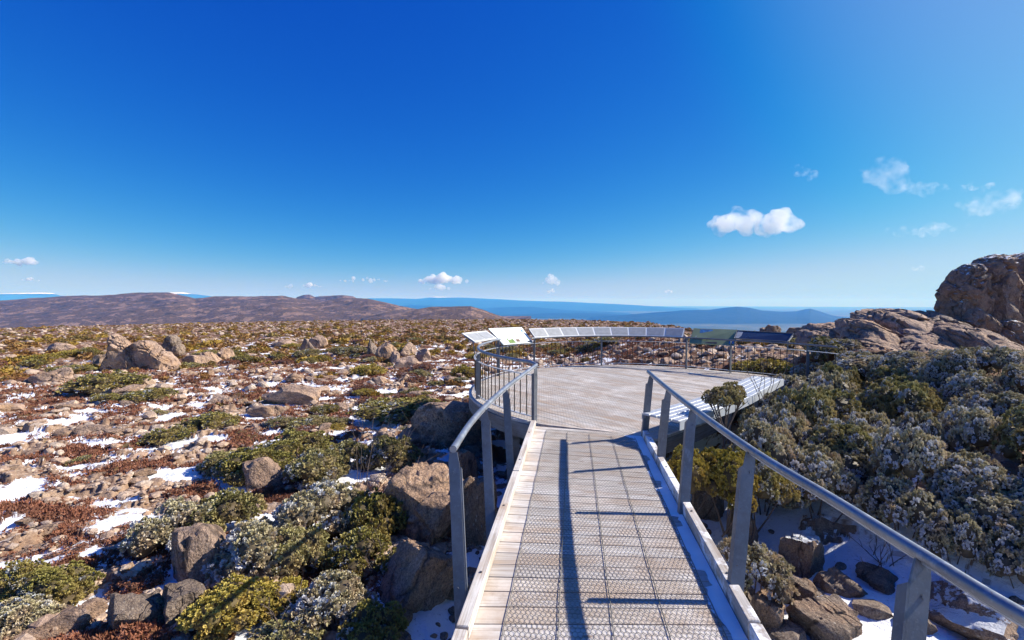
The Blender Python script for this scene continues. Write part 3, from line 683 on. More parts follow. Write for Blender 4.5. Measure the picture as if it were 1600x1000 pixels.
SL = [
 (265, 868, 130, 100, 'big', 0, 'frosted', 'grey green frosted shrub left of the flat topped boulder'),
 (345, 850, 140, 95, 'big', 1, 'olive', 'large olive shrub above the flat topped boulder'),
 (236, 858, 60, 48, 'big', 2, 'moss', 'small yellow green bush at the left foot of the frosted shrub'),
 (395, 752, 120, 66, 'big', 3, 'moss', 'yellow green shrub at the upper left of the near shrubs'),
 (455, 720, 110, 52, 'big', 0, 'moss', 'spreading yellow green shrub beyond the lichened flat rock'),
  (620, 905, 70, 50, 'big', 2, 'moss', 'small green bush squeezed between the large tan boulder and the orange one'),
 (345, 740, 70, 40, 'big', 4, 'olive', 'dark olive bush at the left end of the upper shrub row'),
 (492, 766, 105, 70, 'big', 2, 'olive', 'olive shrub right of the lichened flat rock'),
 (540, 735, 80, 55, 'big', 1, 'olive', 'olive shrub with a rounded crown in front of the snow patch'),
 (612, 735, 92, 66, 'big', 4, 'olive', 'dark olive shrub surrounded by blue shaded snow'),
 (585, 850, 115, 108, 'big', 3, 'moss', 'domed green shrub touching the large tan boulder'),
 (500, 850, 150, 110, 'big', 2, 'frosted', 'twiggy grey shrub in the middle of the near left group'),
 (410, 905, 150, 110, 'big', 4, 'frosted', 'frosted shrub right of the flat topped boulder, darker on its left side'),
 (455, 905, 110, 95, 'big', 0, 'olive', 'olive shrub between the frosted shrubs at lower left'),
 (560, 900, 120, 80, 'big', 1, 'moss', 'green shrub crossed by the shadow of the left railing'),
 (355, 990, 145, 88, 'big', 2, 'gold', 'golden shrub at the bottom left of the frame'),
 (420, 965, 110, 70, 'big', 3, 'gold', 'golden shrub behind the bottom left golden one'),
 (525, 975, 130, 92, 'big', 1, 'frosted', 'heavily frosted shrub at the bottom, left of the orange boulder'),
 (575, 1015, 110, 80, 'big', 0, 'moss', 'green gold shrub at the bottom edge beside the frosted one'),
 (440, 1030, 120, 70, 'airy', 1, 'olive', 'thin twiggy shrub at the bottom edge'),
 (80, 945, 120, 70, 'big', 4, 'moss', 'yellow green shrub in snow near the bottom left corner'),
 (25, 1000, 120, 76, 'big', 3, 'frosted', 'grey shrub at the left border near the bottom'),
 (20, 935, 90, 60, 'low', 1, 'moss', 'low yellow shrub at the left border above the grey one'),
 (245, 985, 56, 58, 'big', 0, 'frosted', 'small dark frosted bush at the foot of the flat topped boulder'),
 (215, 922, 84, 34, 'low', 0, 'russet', 'russet red cushion plant in the snow left of the flat topped boulder'),
 (165, 1000, 70, 24, 'low', 2, 'russet', 'brown twiggy cushion by the dark ribbed rock'),
 (125, 868, 80, 18, 'low', 3, 'russet', 'narrow red brown cushion along a snow patch at lower left'),
 (185, 845, 90, 20, 'low', 1, 'russet', 'long red brown cushion left of the near shrubs'),
 (165, 612, 112, 34, 'low', 0, 'moss', 'wide olive mat below the rock pinnacle'),
 (232, 628, 80, 22, 'low', 1, 'moss', 'olive mat below right of the wide mat under the pinnacle'),
 (112, 585, 60, 16, 'low', 2, 'moss', 'small olive mat left below the pinnacle'),
 (575, 590, 46, 24, 'mid', 0, 'gold', 'bright golden round bush on the open moor left of the platform'),
 (728, 592, 46, 22, 'mid', 1, 'gold', 'bright golden bush just outside the left platform railing'),
 (335, 672, 84, 28, 'low', 3, 'moss', 'olive mat with snow on its near side in the left field'),
 (262, 690, 76, 24, 'low', 0, 'moss', 'smaller olive mat left of the snow patch in the left field'),
 (485, 672, 84, 22, 'low', 1, 'olive', 'low olive mat above the near shrub group'),
 (625, 655, 150, 34, 'low', 2, 'moss', 'long olive mat beside the snow left of the platform'),
 (330, 560, 50, 14, 'low', 3, 'moss', 'thin olive mat between rocks right of the pinnacle'),
 (480, 560, 46, 16, 'low', 1, 'olive', 'dark olive mat under the left centre outcrop'),
 (545, 556, 60, 16, 'low', 2, 'olive', 'dark olive mat left of the middle outcrop'),
 # right
 (1110, 745, 112, 112, 'big', 2, 'gold', 'golden shrub under the curved bench behind the right railing', None, (2.50, 5.25, -.55)),
 (1062, 735, 96, 100, 'big', 0, 'gold', 'golden shrub between the second and third right railing posts', None, (2.12, 5.35, -.45)),
 (1170, 735, 120, 120, 'big', 3, 'moss', 'dark green gold shrub right of the bench', None, (2.95, 5.5, -.62)),
]
for s_ in SL: shrub_at(*s_)
# the frosted shrub slope on the right, mound by mound
rows = [(566, 1300, 1640, 50, 26), (582, 1275, 1640, 58, 36), (600, 1258, 1640, 70, 50), (625, 1225, 1640, 82, 66), (656, 1195, 1640, 92, 80), (692, 1185, 1650, 104, 96), (734, 1200, 1660, 112, 104), (780, 1280, 1660, 116, 104), (830, 1385, 1660, 118, 104), (885, 1475, 1680, 118, 104), (945, 1580, 1700, 120, 100)]
cnt = 0; random.seed(23)
for ri, (yb, xa, xb, w, h) in enumerate(rows):
    x = xa+random.uniform(0, 18)
    while x < xb:
        ww = w*random.uniform(.72, 1.2); hh = h*random.uniform(.75, 1.2)
        where = ['just below the rock outcrop', 'just below the rock outcrop', 'just below the rock outcrop', 'high on the slope', 'high on the slope', 'in the upper middle of the slope', 'in the middle of the slope', 'in the lower middle of the slope', 'just above the right handrail', 'above the snow gully', 'over the near end of the handrail', 'at the lower right corner'][ri]
        shrub_at(x, yb+random.uniform(-15, 15), ww, hh, 'big', random.randrange(5), 'frosted' if random.random() < .9 else 'olive',
                 'frost covered cushion shrub %s right of the boardwalk' % where, 'frosted shrubs on the right hand slope')
        x += ww*random.uniform(.86, 1.12); cnt += 1
shrub_at(1290, 572, 56, 48, 'big', 1, 'olive', 'dark green shrub with a snowy top at the end of the platform rail')
shrub_at(1368, 590, 110, 44, 'big', 3, 'frosted', 'wide pale shrub in front of the big sloping slab')
shrub_at(1150, 830, 130, 120, 'airy', 2, 'frosted', 'dark frosted heath in shade behind the middle right post', None, (2.35, 4.35, -1.05))
shrub_at(1225, 790, 90, 60, 'airy', 0, 'frosted', 'shaded frosted heath above the snow gully')
shrub_at(1212, 598, 84, 40, 'mid', 2, 'gold', 'orange gold bush behind the right end of the platform railing')
shrub_at(1165, 590, 50, 26, 'mid', 3, 'gold', 'small orange gold bush behind the railing right of the green sign')

bench_side = [((3.45, 6.15), 1.0, 1.25, 'frosted', 'frosted shrub standing against the near outer side of the bench'), ((4.15, 6.85), 1.05, 1.35, 'frosted', 'tall frosted shrub against the middle of the bench'),
 ((4.9, 7.6), 1.05, 1.4, 'olive', 'olive shrub against the far part of the bench'), ((5.65, 8.3), 1.1, 1.5, 'frosted', 'frosted shrub rising over the far end of the bench'), ((6.35, 9.1), 1.15, 1.55, 'frosted', 'tall frosted shrub hiding the right corner of the platform'),
 ((7.0, 9.75), 1.1, 1.6, 'olive', 'dark olive shrub at the corner where the platform railing ends'), ((3.9, 5.7), 1.0, 1.0, 'frosted', 'frosted shrub in the second row out from the bench, nearest the handrail'), ((4.8, 6.4), 1.1, 1.15, 'frosted', 'frosted shrub in the second row out from the middle of the bench'),
 ((5.7, 7.2), 1.1, 1.2, 'frosted', 'frosted shrub in the second row out from the far end of the bench'), ((6.6, 8.1), 1.1, 1.25, 'olive', 'olive shrub in the second row out, highest up the slope')]
for bi, ((bx_, by_), bw, top, bm_, bl_) in enumerate(bench_side):
    gz0 = -.75; shrub_at(0, 0, bw*F/by_, top*F/by_, 'big', bi % 5, bm_, bl_, None, (bx_, by_, gz0+.0))
# small tree by the bench with visible limbs, and bare twigs
def twigs(name, base, n, L, seed, label, spread=.6, r0=.008, cat='twig'):
    r = random.Random(seed); b = MB()
    for i in range(n):
        p = Vector(base)+Vector((r.uniform(-.1, .1), r.uniform(-.1, .1), 0)); d = Vector((r.uniform(-spread, spread), r.uniform(-spread, spread), 1)).normalized()
        pts = [p]
        for k in range(5):
            d = (d+Vector((r.uniform(-.3, .3), r.uniform(-.3, .3), r.uniform(-.1, .2)))).normalized(); p = p+d*L/5; pts.append(p.copy())
            if k > 0:
                dd = (d+Vector((r.uniform(-.9, .9), r.uniform(-.9, .9), r.uniform(-.1, .5)))).normalized(); q = p+dd*L*.22
                b.tube([p, (p+q)/2+Vector((0, 0, .01)), q], [r0*.5, r0*.4, r0*.2], 4, False)
        b.tube(pts, [r0*(1-.14*k) for k in range(6)], 5, False)
    o = b.build(name, M['twig']); return tag(o, label, cat)
def small_tree():
    bx, by, bz = at_y(1132, 668, 6.25); bz -= .25
    e = empty('small_tree', (bx, by, bz), 'small dark bonsai like tree with forked stems in front of the bench', 'tree')
    b = MB(); r = random.Random(4); tips = []
    H = .70
    for i in range(7):
        a = i*.9; d = Vector((math.cos(a)*.24, math.sin(a)*.16, H*.92+r.uniform(-.03, .08)))
        m1 = Vector((d.x*.2, d.y*.2, H*.35)); b.tube([(0, 0, -.3), (0.0, 0, 0.05), m1, d], [.02, .017, .012, .006], 6, False); tips.append(d)
        for k in range(3):
            q = d+Vector((r.uniform(-.08, .08), r.uniform(-.08, .08), r.uniform(.0, .08))); b.tube([m1*.4+d*.6, q], [.006, .003], 4, False)
    b.build('trunk', M['twig'], e, True)
    V, Fc, A_, C, Rd = shrub_np(900, 11, .085, .052, .42, .2, 22, .36)
    me = mesh_np('crown', V*np.array([.58, .5, .66])+np.array([-.0, 0, H*.78]), Fc, {'leaf': A_}); me.materials.append(M['olive']); link('crown', me, parent=e)
small_tree()
twigs('bare_twigs', at_y(1192, 625, 7.4), 7, .8, 3, 'bare grey twigs sticking up beside the far end of the bench', .8, .006)
twigs('bare_twigs', at_y(1120, 665, 6.0), 3, .3, 6, 'short leafless twig leaning left of the small tree', 1.0, .006)
x_, y_, z_ = hit(610, 905); twigs('bare_twigs', (x_, y_, z_), 16, .5, 9, 'dry pale twigs between the large tan boulder and the orange boulder', 1.1, .006)
x_, y_, z_ = hit(470, 1010); twigs('bare_twigs', (x_, y_, z_), 14, .45, 12, 'tangle of dry twigs at the bottom left centre', 1.2, .006)
x_, y_, z_ = hit(560, 800); twigs('bare_twigs', (x_, y_, z_), 12, 1.5, 15, 'pale dry twigs poking from the middle of the near shrubs', 1.0, .005)
x_, y_, z_ = hit(1380, 900); twigs('bare_twigs', (x_, y_, z_), 9, .5, 18, 'dark twigs lying over the blue snow of the gully', 1.4, .006)

# ------------------------------------------------------------------ the open moor: rocks and shrubs, largest as individuals, the rest as stuff
def scatter(n, a0, a1, r0, r1, seed, power=1.0):
    r = np.random.RandomState(seed); az = r.uniform(a0, a1, n)*D2R; rr = r0*(r1/r0)**(r.uniform(size=n)**power)
    return rr*np.sin(az), rr*np.cos(az), rr, r
def clear(x, y):     # keep off the boardwalk, platform and the planted slopes
    d = np.hypot(x-2.9, y-9.9)
    ok = (d > 4.5) & ~((np.abs(x-(.55+.14*y)) < 1.7) & (y < 9)) & ~((x > 1.2) & (y < 11.5))
    ok &= ~((x > y*.62) & (np.hypot(x, y) < 32))
    px = 800+F*x/np.maximum(y, .1)
    return ok
def place_mass(name, proto, X, Y, Z, sx, sy, sz, rot, mat, attr_name=None, pa=None, label=None, cat=None, tilt=None, seed=0):
    Vs = []; Fs = []; As = []; n = 0
    r = np.random.RandomState(seed)
    for i in range(len(X)):
        P, Fc = proto[i % len(proto)][:2]
        c, s_ = math.cos(rot[i]), math.sin(rot[i])
        Q = P*np.array([sx[i], sy[i], sz[i]]); Q = np.column_stack([Q[:, 0]*c-Q[:, 1]*s_, Q[:, 0]*s_+Q[:, 1]*c, Q[:, 2]])
        if tilt is not None: Q[:, 2] += Q[:, 0]*tilt[i]
        Vs.append(Q+np.array([X[i], Y[i], Z[i]])); Fs.append(Fc+n); n += len(P)
        if attr_name: As.append(np.tile([r.uniform(), 0, 0 if attr_name == 'leaf' else r.uniform(), 1], (len(P), 1)))
    me = mesh_np(name, np.vstack(Vs), np.vstack(Fs), {attr_name: np.vstack(As)} if attr_name else None, False)
    o = link(name, me, mat); return tag(o, label, cat, None, 'stuff')
LOWR = []
for i in range(8):
    P, Fc = rock_np(300+i, 2, 8, 12, .10, (.5, .45, .34)); P[:, 2] += .16; LOWR.append((P, Fc))
LOWR1 = []
for i in range(8):
    P, Fc = rock_np(320+i, 1, 7, 10, .1, (.5, .45, .36)); P[:, 2] += .15; LOWR1.append((P, Fc))
t_ = NT('scattered_stone'); a_ = t_.attr('tone').outputs['Color']; sp_ = t_.n('ShaderNodeSeparateColor'); t_.l(a_, sp_.inputs[0]); P_ = t_.coord('Object')
c_ = t_.ramp(sp_.outputs[0], [(0, (.42, .29, .21)), (.35, (.58, .43, .31)), (.6, (.48, .38, .30)), (.85, (.66, .54, .42)), (1, (.58, .37, .23))])
c_ = t_.mix(t_.ramp(t_.noise(P_, 22, 4, .7), [(.4, .6), (.62, 0)]), c_, (.17, .11, .08)); t_.bump(t_.noise(P_, 18, 5, .7), .04, .7)
M['stone'] = t_.fin(c_, .85, 0, .25)
# rocks
x, y, rr, r = scatter(21000, -54, 34, 6, 240, 11, .55); ok = clear(x, y); x, y, rr = x[ok], y[ok], rr[ok]
s, h = masks(x, y); sz = .09+.16*S((rr-35)/40)+r.gamma(1.1, .12, len(x)); sz = np.minimum(sz*(1+1.0*np.exp(-((rr-21)/7)**2)), np.interp(rr, [6, 12, 18, 30], [.3, .42, 1.0, 1.1]))*(1+.35*S((rr-50)/120))
keep = (s < .53) & ((h < .6) | (r.uniform(size=len(x)) < .35)) & ((rr > 45) | (r.uniform(size=len(x)) < .5)) & (rr < np.interp(np.degrees(np.arctan2(x, y)), _az, _ed)*1.03); x, y, rr, sz = x[keep], y[keep], rr[keep], sz[keep]
z = height(x, y); app = sz/rr; order = np.argsort(-app)
NI = 170
for k_, i in enumerate(order[:NI]):
    az = math.degrees(math.atan2(x[i], y[i]))
    if az > 2: lab, gp = 'tan moor rock seen beyond the platform railing', 'rocks beyond the platform railing'
    elif rr[i] < 14: lab, gp = 'flat tan rock half buried in the near left moor', 'half buried rocks in the near left moor'
    elif rr[i] < 26: lab, gp = 'tan rock among snow patches in the middle of the left moor', 'rocks in the middle of the left moor'
    else: lab, gp = 'small pale rock on the far left moor', 'rocks on the far left moor'
    o = link('moor_rock', rock_mesh(int(i) % 12, 'rock')); tag(o, lab, 'rock', gp)
    o.scale = (sz[i], sz[i]*.85, sz[i]*random.uniform(.2, .48)); o.location = (x[i], y[i], z[i]-.08*sz[i]); o.rotation_euler = (random.uniform(-.25, .25), random.uniform(-.2, .2), random.uniform(0, 6.28))
rest = order[NI:]
place_mass('moor_rubble', LOWR, x[rest], y[rest], z[rest]-.05*sz[rest], sz[rest], sz[rest]*.9, sz[rest]*np.random.RandomState(3).uniform(.4, 1.0, len(rest)), np.random.RandomState(4).uniform(0, 6.28, len(rest)), M['stone'], 'tone', None, 'countless small tan rocks strewn across the moor', 'rubble')
# gravel close by
x, y, rr, r = scatter(26000, -52, 10, 3.5, 26, 21, 1.0); ok = clear(x, y); s, h = masks(x, y); ok &= (s < .55) & (h < .62); x, y, rr = x[ok], y[ok], rr[ok]
sz = .035+r.gamma(1.2, .035, len(x)); sz = np.minimum(sz, .3); z = height(x, y)
place_mass('gravel', LOWR1, x, y, z-.1*sz, sz*1.2, sz, sz*r.uniform(.4, .9, len(x)), r.uniform(0, 6.28, len(x)), M['stone'], 'tone', None, 'loose tan gravel between the plants', 'gravel')
# rubble in the gully and under the walkway
x, y, rr, r = scatter(2600, -25, 50, 2.6, 9, 23, 1.0); ok = ((np.abs(x-(.55+.14*y)) < 2.4) | ((x > 2) & (x < 7) & (y < 6)))
x, y, rr = x[ok], y[ok], rr[ok]; sz = .05+r.gamma(1.3, .06, len(x)); z = height(x, y); k_ = r.uniform(size=len(x)) < .3; x, y, sz, z = x[k_], y[k_], sz[k_], z[k_]
k2 = ~((x > 1.9) & (r.uniform(size=len(x)) < .55)); x, y, sz, z = x[k2], y[k2], sz[k2], z[k2]
place_mass('rubble', LOWR, x, y, z-.1*sz, sz*1.2, sz, sz*.8, r.uniform(0, 6.28, len(x)), M['rock_grey_shaded'], None, None, 'dark stones poking through shaded snow beside the walkway', 'rubble')
# shrubs on the moor
def bush_np(seed, k=90, flat=.5):
    r = np.random.RandomState(seed); d = r.normal(size=(k, 3)); d[:, 2] = np.abs(d[:, 2])*.9+.05; d /= np.linalg.norm(d, axis=1)[:, None]
    p = d*np.array([.5, .5, flat])*r.uniform(.75, 1.0, (k, 1)); D = d+r.normal(size=(k, 3))*.5; D /= np.linalg.norm(D, axis=1)[:, None]
    sd = np.cross(D, r.normal(size=(k, 3))); sd /= np.linalg.norm(sd, axis=1)[:, None]; L = .24*r.uniform(.7, 1.2, (k, 1))
    q = np.stack([p-sd*L*.45, p+sd*L*.45, p+D*L], 1).reshape(-1, 3); f = np.arange(k*3).reshape(-1, 3)
    Vi, Fi = ICO[1]; v = Vi*np.array([.42, .42, flat*.85]); 
    return np.vstack([q, v]), np.vstack([f, Fi+len(q)])
BUSH = [bush_np(40+i) for i in range(5)]
x, y, rr, r = scatter(11000, -54, 34, 9, 245, 31, .62); ok = clear(x, y); x, y, rr = x[ok], y[ok], rr[ok]
s, h = masks(x, y); cl = fbm(x*.12, y*.09, 3, 91)+.35*r.normal(size=len(x))*.4
keep = (s < .7) & ((cl > .16) | ((rr > 30) & (r.uniform(size=len(x)) < .6))) & ((rr > 28) | (r.uniform(size=len(x)) < .36)) & (rr < np.interp(np.degrees(np.arctan2(x, y)), _az, _ed)*1.02); x, y, rr, cl = x[keep], y[keep], rr[keep], cl[keep]
sz = (.22+r.gamma(1.5, .20, len(x)))*(1+.2*S((rr-50)/120)); sz = np.minimum(sz, np.interp(rr, [9, 14, 22, 60], [.45, .7, 1.2, 1.4])); z = height(x, y); order = np.argsort(-sz/rr)
kindv = r.uniform(size=len(x))
for k_, i in enumerate(order[:130]):
    mt = 'gold' if kindv[i] < .14 else ('moss' if kindv[i] < .48 else ('olive' if kindv[i] < .68 else 'russet'))
    cn = {'gold': 'golden', 'moss': 'yellow green', 'olive': 'dark olive', 'russet': 'red brown'}[mt]
    az = math.degrees(math.atan2(x[i], y[i]))
    if az > 2: lab, gp = '%s low shrub seen beyond the platform railing' % cn, '%s shrubs beyond the railing' % cn
    elif rr[i] < 20: lab, gp = '%s low shrub among rocks on the nearer left moor' % cn, '%s shrubs on the nearer moor' % cn
    else: lab, gp = '%s low shrub on the farther left moor' % cn, '%s shrubs on the farther moor' % cn
    cr, st = shrub_meshes('low' if rr[i] < 22 else 'mid', int(i) % 4, mt)
    o = link('moor_shrub', cr); tag(o, lab, 'shrub', gp); o.location = (x[i], y[i], z[i]-.03); o.scale = (sz[i]*1.2, sz[i]*1.0, sz[i]*.75); o.rotation_euler[2] = random.uniform(-.6, .6)
rest = order[130:]
def mass_leaf(name, sel, mat, label):
    n = len(sel); q = np.random.RandomState(len(name))
    place_mass(name, BUSH, x[sel], y[sel], z[sel]-.03, sz[sel]*1.15, sz[sel], sz[sel]*.8, q.uniform(0, 6.28, n), mat, 'leaf', None, label, 'shrubs', seed=5)
kr = kindv[rest]
mass_leaf('distant_golden_heath', rest[kr < .26], M['far_gold'], 'far golden shrubs dotting the moor')
mass_leaf('distant_green_heath', rest[(kr >= .26) & (kr < .50)], M['far_moss'], 'far olive shrubs dotting the moor')
mass_leaf('distant_brown_heath', rest[kr >= .50], mat_leaf('brown_gold_heath', (.12, .06, .02), (.26, .14, .045), (.38, .24, .08), 0), 'far red brown shrubs dotting the moor')
# russet heath tufts
x, y, rr, r = scatter(120000, -53, 20, 4, 34, 41, 1.0); ok = clear(x, y); x, y, rr = x[ok], y[ok], rr[ok]
s, h = masks(x, y); k_ = (h > .50) & (s < .56); x, y, rr = x[k_], y[k_], rr[k_]; z = height(x, y); n = len(x); k = 6
P = np.column_stack([x, y, z]); L = (.022+.0022*rr)[:, None, None]*r.uniform(.7, 1.4, (n, k, 1)); D = r.normal(size=(n, k, 3))*.6+np.array([0, 0, .8]); D /= np.linalg.norm(D, axis=2)[..., None]
sd = np.cross(D, r.normal(size=(n, k, 3))); sd /= np.linalg.norm(sd, axis=2)[..., None]
B = P[:, None, :]+r.normal(size=(n, k, 3))*np.array([.03, .03, .004]); q = np.stack([B-sd*L*.28, B+sd*L*.28, B+D*L], 2).reshape(-1, 3)
tn = np.repeat(np.clip(.5+.6*fbm(x*1.2, y*1.2, 3, 77)+r.uniform(-.2, .2, n), 0, 1), k*3)
at_ = np.column_stack([tn, np.zeros(len(tn)), np.zeros(len(tn)), np.ones(len(tn))])
hc = link('heath_cover', mesh_np('heath_cover', q, np.arange(len(q)).reshape(-1, 3), {'leaf': at_}), M['russet']); tag(hc, 'low red brown heath carpet between the stones', 'heath', None, 'stuff')

# ------------------------------------------------------------------ boardwalk
def lerp(a, b, t): return (a[0]+(b[0]-a[0])*t, a[1]+(b[1]-a[1])*t)
def wl(t): return lerp(WL[0], WL[1], t)
def wr(t): return lerp(WR[0], WR[1], t)
bwk = empty('boardwalk', (.5, 2.5, 0), 'weathered grey timber boardwalk with wire netting leading to the round platform', 'boardwalk')
def child(o): 
    o.parent = bwk; o.matrix_parent_inverse = Matrix.Translation((-.5, -2.5, 0)); return o
b = MB(); t0 = -.55; pitch = .145/4.1; t = t0; k = 0
while t < 1.0:
    te = min(t+pitch-.009/4.1, 1.0)
    a0 = wl(t); a1 = wl(te); b0 = wr(t); b1 = wr(te)
    j = random.uniform(-.0015, .0015); zt = j; w_ = 1.7
    bt = [(a0[0], a0[1], -.035), (b0[0], b0[1], -.035), (b1[0], b1[1], -.035), (a1[0], a1[1], -.035)]; tp = [(p[0], p[1], zt) for p in bt]
    lc = [(0, 0, k+.5), (w_, 0, k+.5), (w_, .14, k+.5), (0, .14, k+.5)]; lc = [(q[0]+k*3.3, q[1]+k*1.7, q[2]) for q in lc]
    b.hexa(bt, tp, lc+lc); t += pitch; k += 1
child(b.build('deck_boards', M['deck']))
def kerb(fn, off, name, mat, w=.075, h=.085):
    b = MB(); P = []
    for t in (-.55, -.02): p = fn(t); P.append((p[0]+off, p[1], h))
    b.ribbon(P, w, h-.004); P = []
    for t in (-.015, .52): p = fn(t); P.append((p[0]+off, p[1], h))
    b.ribbon(P, w, h-.004); P = []
    for t in (.525, 1.0): p = fn(t); P.append((p[0]+off, p[1], h))
    b.ribbon(P, w, h-.004)
    o = child(b.build(name, mat, None, False, .005)); bb = MB()
    for t in (-.3, .1, .33, .6, .85): p = fn(t); bb.tube([(p[0]+off, p[1], h), (p[0]+off, p[1], h+.006)], .009, 8)
    child(bb.build('bolts', M['bolt']))
kerb(wl, .05, 'kerb', M['kerb']); kerb(wr, -.05, 'kerb', M['kerb_snow'], .07, .11)
b = MB()
for fn, off in ((wl, .04), (wl, .8), (wr, -.04)):
    P = [fn(-.55), fn(1.0)]; b.ribbon([(p[0]+off, p[1], -.045) for p in P], .07, .2)
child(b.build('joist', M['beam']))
b = MB()
for t in (0.05, .55, .95):
    for fn, off in ((wl, .15), (wr, -.15)):
        p = fn(t); b.tube([(p[0]+off, p[1], -1.7), (p[0]+off, p[1], -.2)], .055, 10)
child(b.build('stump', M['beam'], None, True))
# netting: real hexagon wire laid on the boards
def hexwire(pred, x0, x1, y0, y1, cw, cl, z, wd, hgt, ang=0, org=(0, 0)):
    nx_ = int((x1-x0)/cw)+2; ny_ = int((y1-y0)/cl)+2
    I, J = np.meshgrid(np.arange(nx_), np.arange(ny_)); cx = x0+(I+.5*(J % 2))*cw; cy = y0+J*cl
    E = []
    A0 = np.stack([cx, cy+cl*.33], -1); B0 = np.stack([cx+cw*.5, cy+cl*.67], -1); C0 = np.stack([cx-cw*.5, cy+cl*.67], -1); D0 = np.stack([cx, cy-cl*.33], -1)
    for a_, b_ in ((A0, B0), (A0, C0), (D0, A0)): E.append(np.stack([a_, b_], 2).reshape(-1, 2, 2))
    E = np.concatenate(E); c, s_ = math.cos(ang), math.sin(ang)
    E = np.stack([E[..., 0]*c-E[..., 1]*s_+org[0], E[..., 0]*s_+E[..., 1]*c+org[1]], -1)
    E = E + .08*cw*np.random.RandomState(3).normal(size=E.shape)*.3
    m = pred(E.mean(1)[:, 0], E.mean(1)[:, 1]); E = E[m]
    d = E[:, 1]-E[:, 0]; L = np.linalg.norm(d, axis=1)[:, None]; nrm = np.column_stack([-d[:, 1], d[:, 0]])/L*wd/2
    zz = z+.003*fbm(E[:, :, 0]*6, E[:, :, 1]*6, 2, 5)
    def v(i, sg, dz): return np.column_stack([E[:, i]+nrm*sg, zz[:, i]+dz])
    if hgt > 0:
        V = np.stack([v(0, -1, 0), v(0, 1, 0), v(0, 0, hgt), v(1, -1, 0), v(1, 1, 0), v(1, 0, hgt)], 1).reshape(-1, 3)
        n = len(E); o = np.arange(n)[:, None]*6
        return V, np.concatenate([o+np.array([[0, 2, 5, 3]]), o+np.array([[2, 1, 4, 5]]), o+np.array([[1, 0, 3, 4]])])
    V = np.stack([v(0, -1, 0), v(0, 1, 0), v(1, 1, 0), v(1, -1, 0)], 1).reshape(-1, 3)
    return V, np.arange(len(V)).reshape(-1, 4)
sl = (WL[1][0]-WL[0][0])/(WL[1][1]-WL[0][1]); sr = (WR[1][0]-WR[0][0])/(WR[1][1]-WR[0][1])
def on_walk(x, y):
    lx = WL[0][0]+(y-WL[0][1])*sl; rx = WR[0][0]+(y-WR[0][1])*sr; u = (x-lx)/(rx-lx)
    return (u > .155) & (u < .885) & (y < 6.66-.13*(x-1)) & (y > .6)
V, Fq = hexwire(on_walk, -1.2, 2.6, -.2, 7.4, .031, .038, .005, .0027, .0024, -.13, (.1, 0))
me = mesh_np('wire_netting', V, Fq); o = link('wire_netting', me, M['wire']); child(o)
b = MB()
for u in (.155, .337, .52, .70, .885):
    P = []
    for i in range(40):
        t = -.5+i*(1.45/39); a0 = wl(t); b0 = wr(t); P.append((a0[0]+(b0[0]-a0[0])*u+.0022*math.sin(i*1.9+u*20), a0[1]+(b0[1]-a0[1])*u, .010))
    b.tube(P, .0032, 4, False)
child(b.build('edge_wire', M['wire']))
# frost lying along the right kerb
n = 260; V = []; Fq = []
for i in range(n):
    t = -.05+1.02*i/(n-1); p = wr(t); q = wl(t); ux, uy = (q[0]-p[0]), (q[1]-p[1]); L = math.hypot(ux, uy); ux /= L; uy /= L
    w = .04+.06*float(fbm(np.array([i*.045]), np.array([1.0]), 4, 3))*1.6 + (.07 if i % 52 < 40 else .0) + (.25*S(np.array((t-.90)/.1))).item()
    w = max(w, .04)
    for j in range(5):
        s_ = .092+w*j/4; V.append((p[0]+ux*s_, p[1]+uy*s_, .0155-.010*(j/4)**2 if j < 4 else .0035))
for i in range(n-1):
    for j in range(4): a_ = i*5+j; Fq.append((a_, a_+1, a_+6, a_+5))
child(link('frost_strip', mesh_np('frost_strip', V, np.array(Fq), None, True), M['snow']))

# ------------------------------------------------------------------ platform
CX, CY, RR = 2.9, 9.9, 3.7
def pc(deg, r=RR, z=0.0): a = deg*D2R; return (CX+r*math.cos(a), CY+r*math.sin(a), z)
BENCH = [(1.98, 6.02), (2.5, 6.45), (3.05, 6.92), (3.6, 7.45), (4.2, 8.1), (4.8, 8.77), (5.2, 9.2)]
poly = [pc(a, RR+.13)[:2] for a in np.arange(228, 36, -4)] + [(6.15, 12.32), (6.9, 11.5), (7.2, 10.9), (6.2, 10.1)] + [(p[0]-.12, p[1]+.12) for p in BENCH[::-1]] + [(1.93, 6.43)]
vp = empty('viewing_platform', (CX, CY, 0), 'round timber viewing platform at the end of the boardwalk', 'platform')
def vchild(o): o.parent = vp; o.matrix_parent_inverse = Matrix.Translation((-CX, -CY, 0)); return o
def span(c, ang):      # interval of the polygon along the line with normal offset c
    dx, dy = math.cos(ang), math.sin(ang); nx_, ny_ = -dy, dx; T = []
    for i in range(len(poly)):
        p, q = poly[i], poly[(i+1) % len(poly)]; a_ = p[0]*nx_+p[1]*ny_-c; b_ = q[0]*nx_+q[1]*ny_-c
        if (a_ < 0) != (b_ < 0):
            f = a_/(a_-b_); X = p[0]+(q[0]-p[0])*f; Y = p[1]+(q[1]-p[1])*f; T.append(X*dx+Y*dy)
    return (min(T), max(T)) if len(T) >= 2 else None
ang = -50*D2R; dx, dy = math.cos(ang), math.sin(ang); nx_, ny_ = -dy, dx
cs = [p[0]*nx_+p[1]*ny_ for p in poly]; c = min(cs)+.004; b = MB(); k = 0
def PT(tt, cc, z): return (tt*dx+cc*nx_, tt*dy+cc*ny_, z)
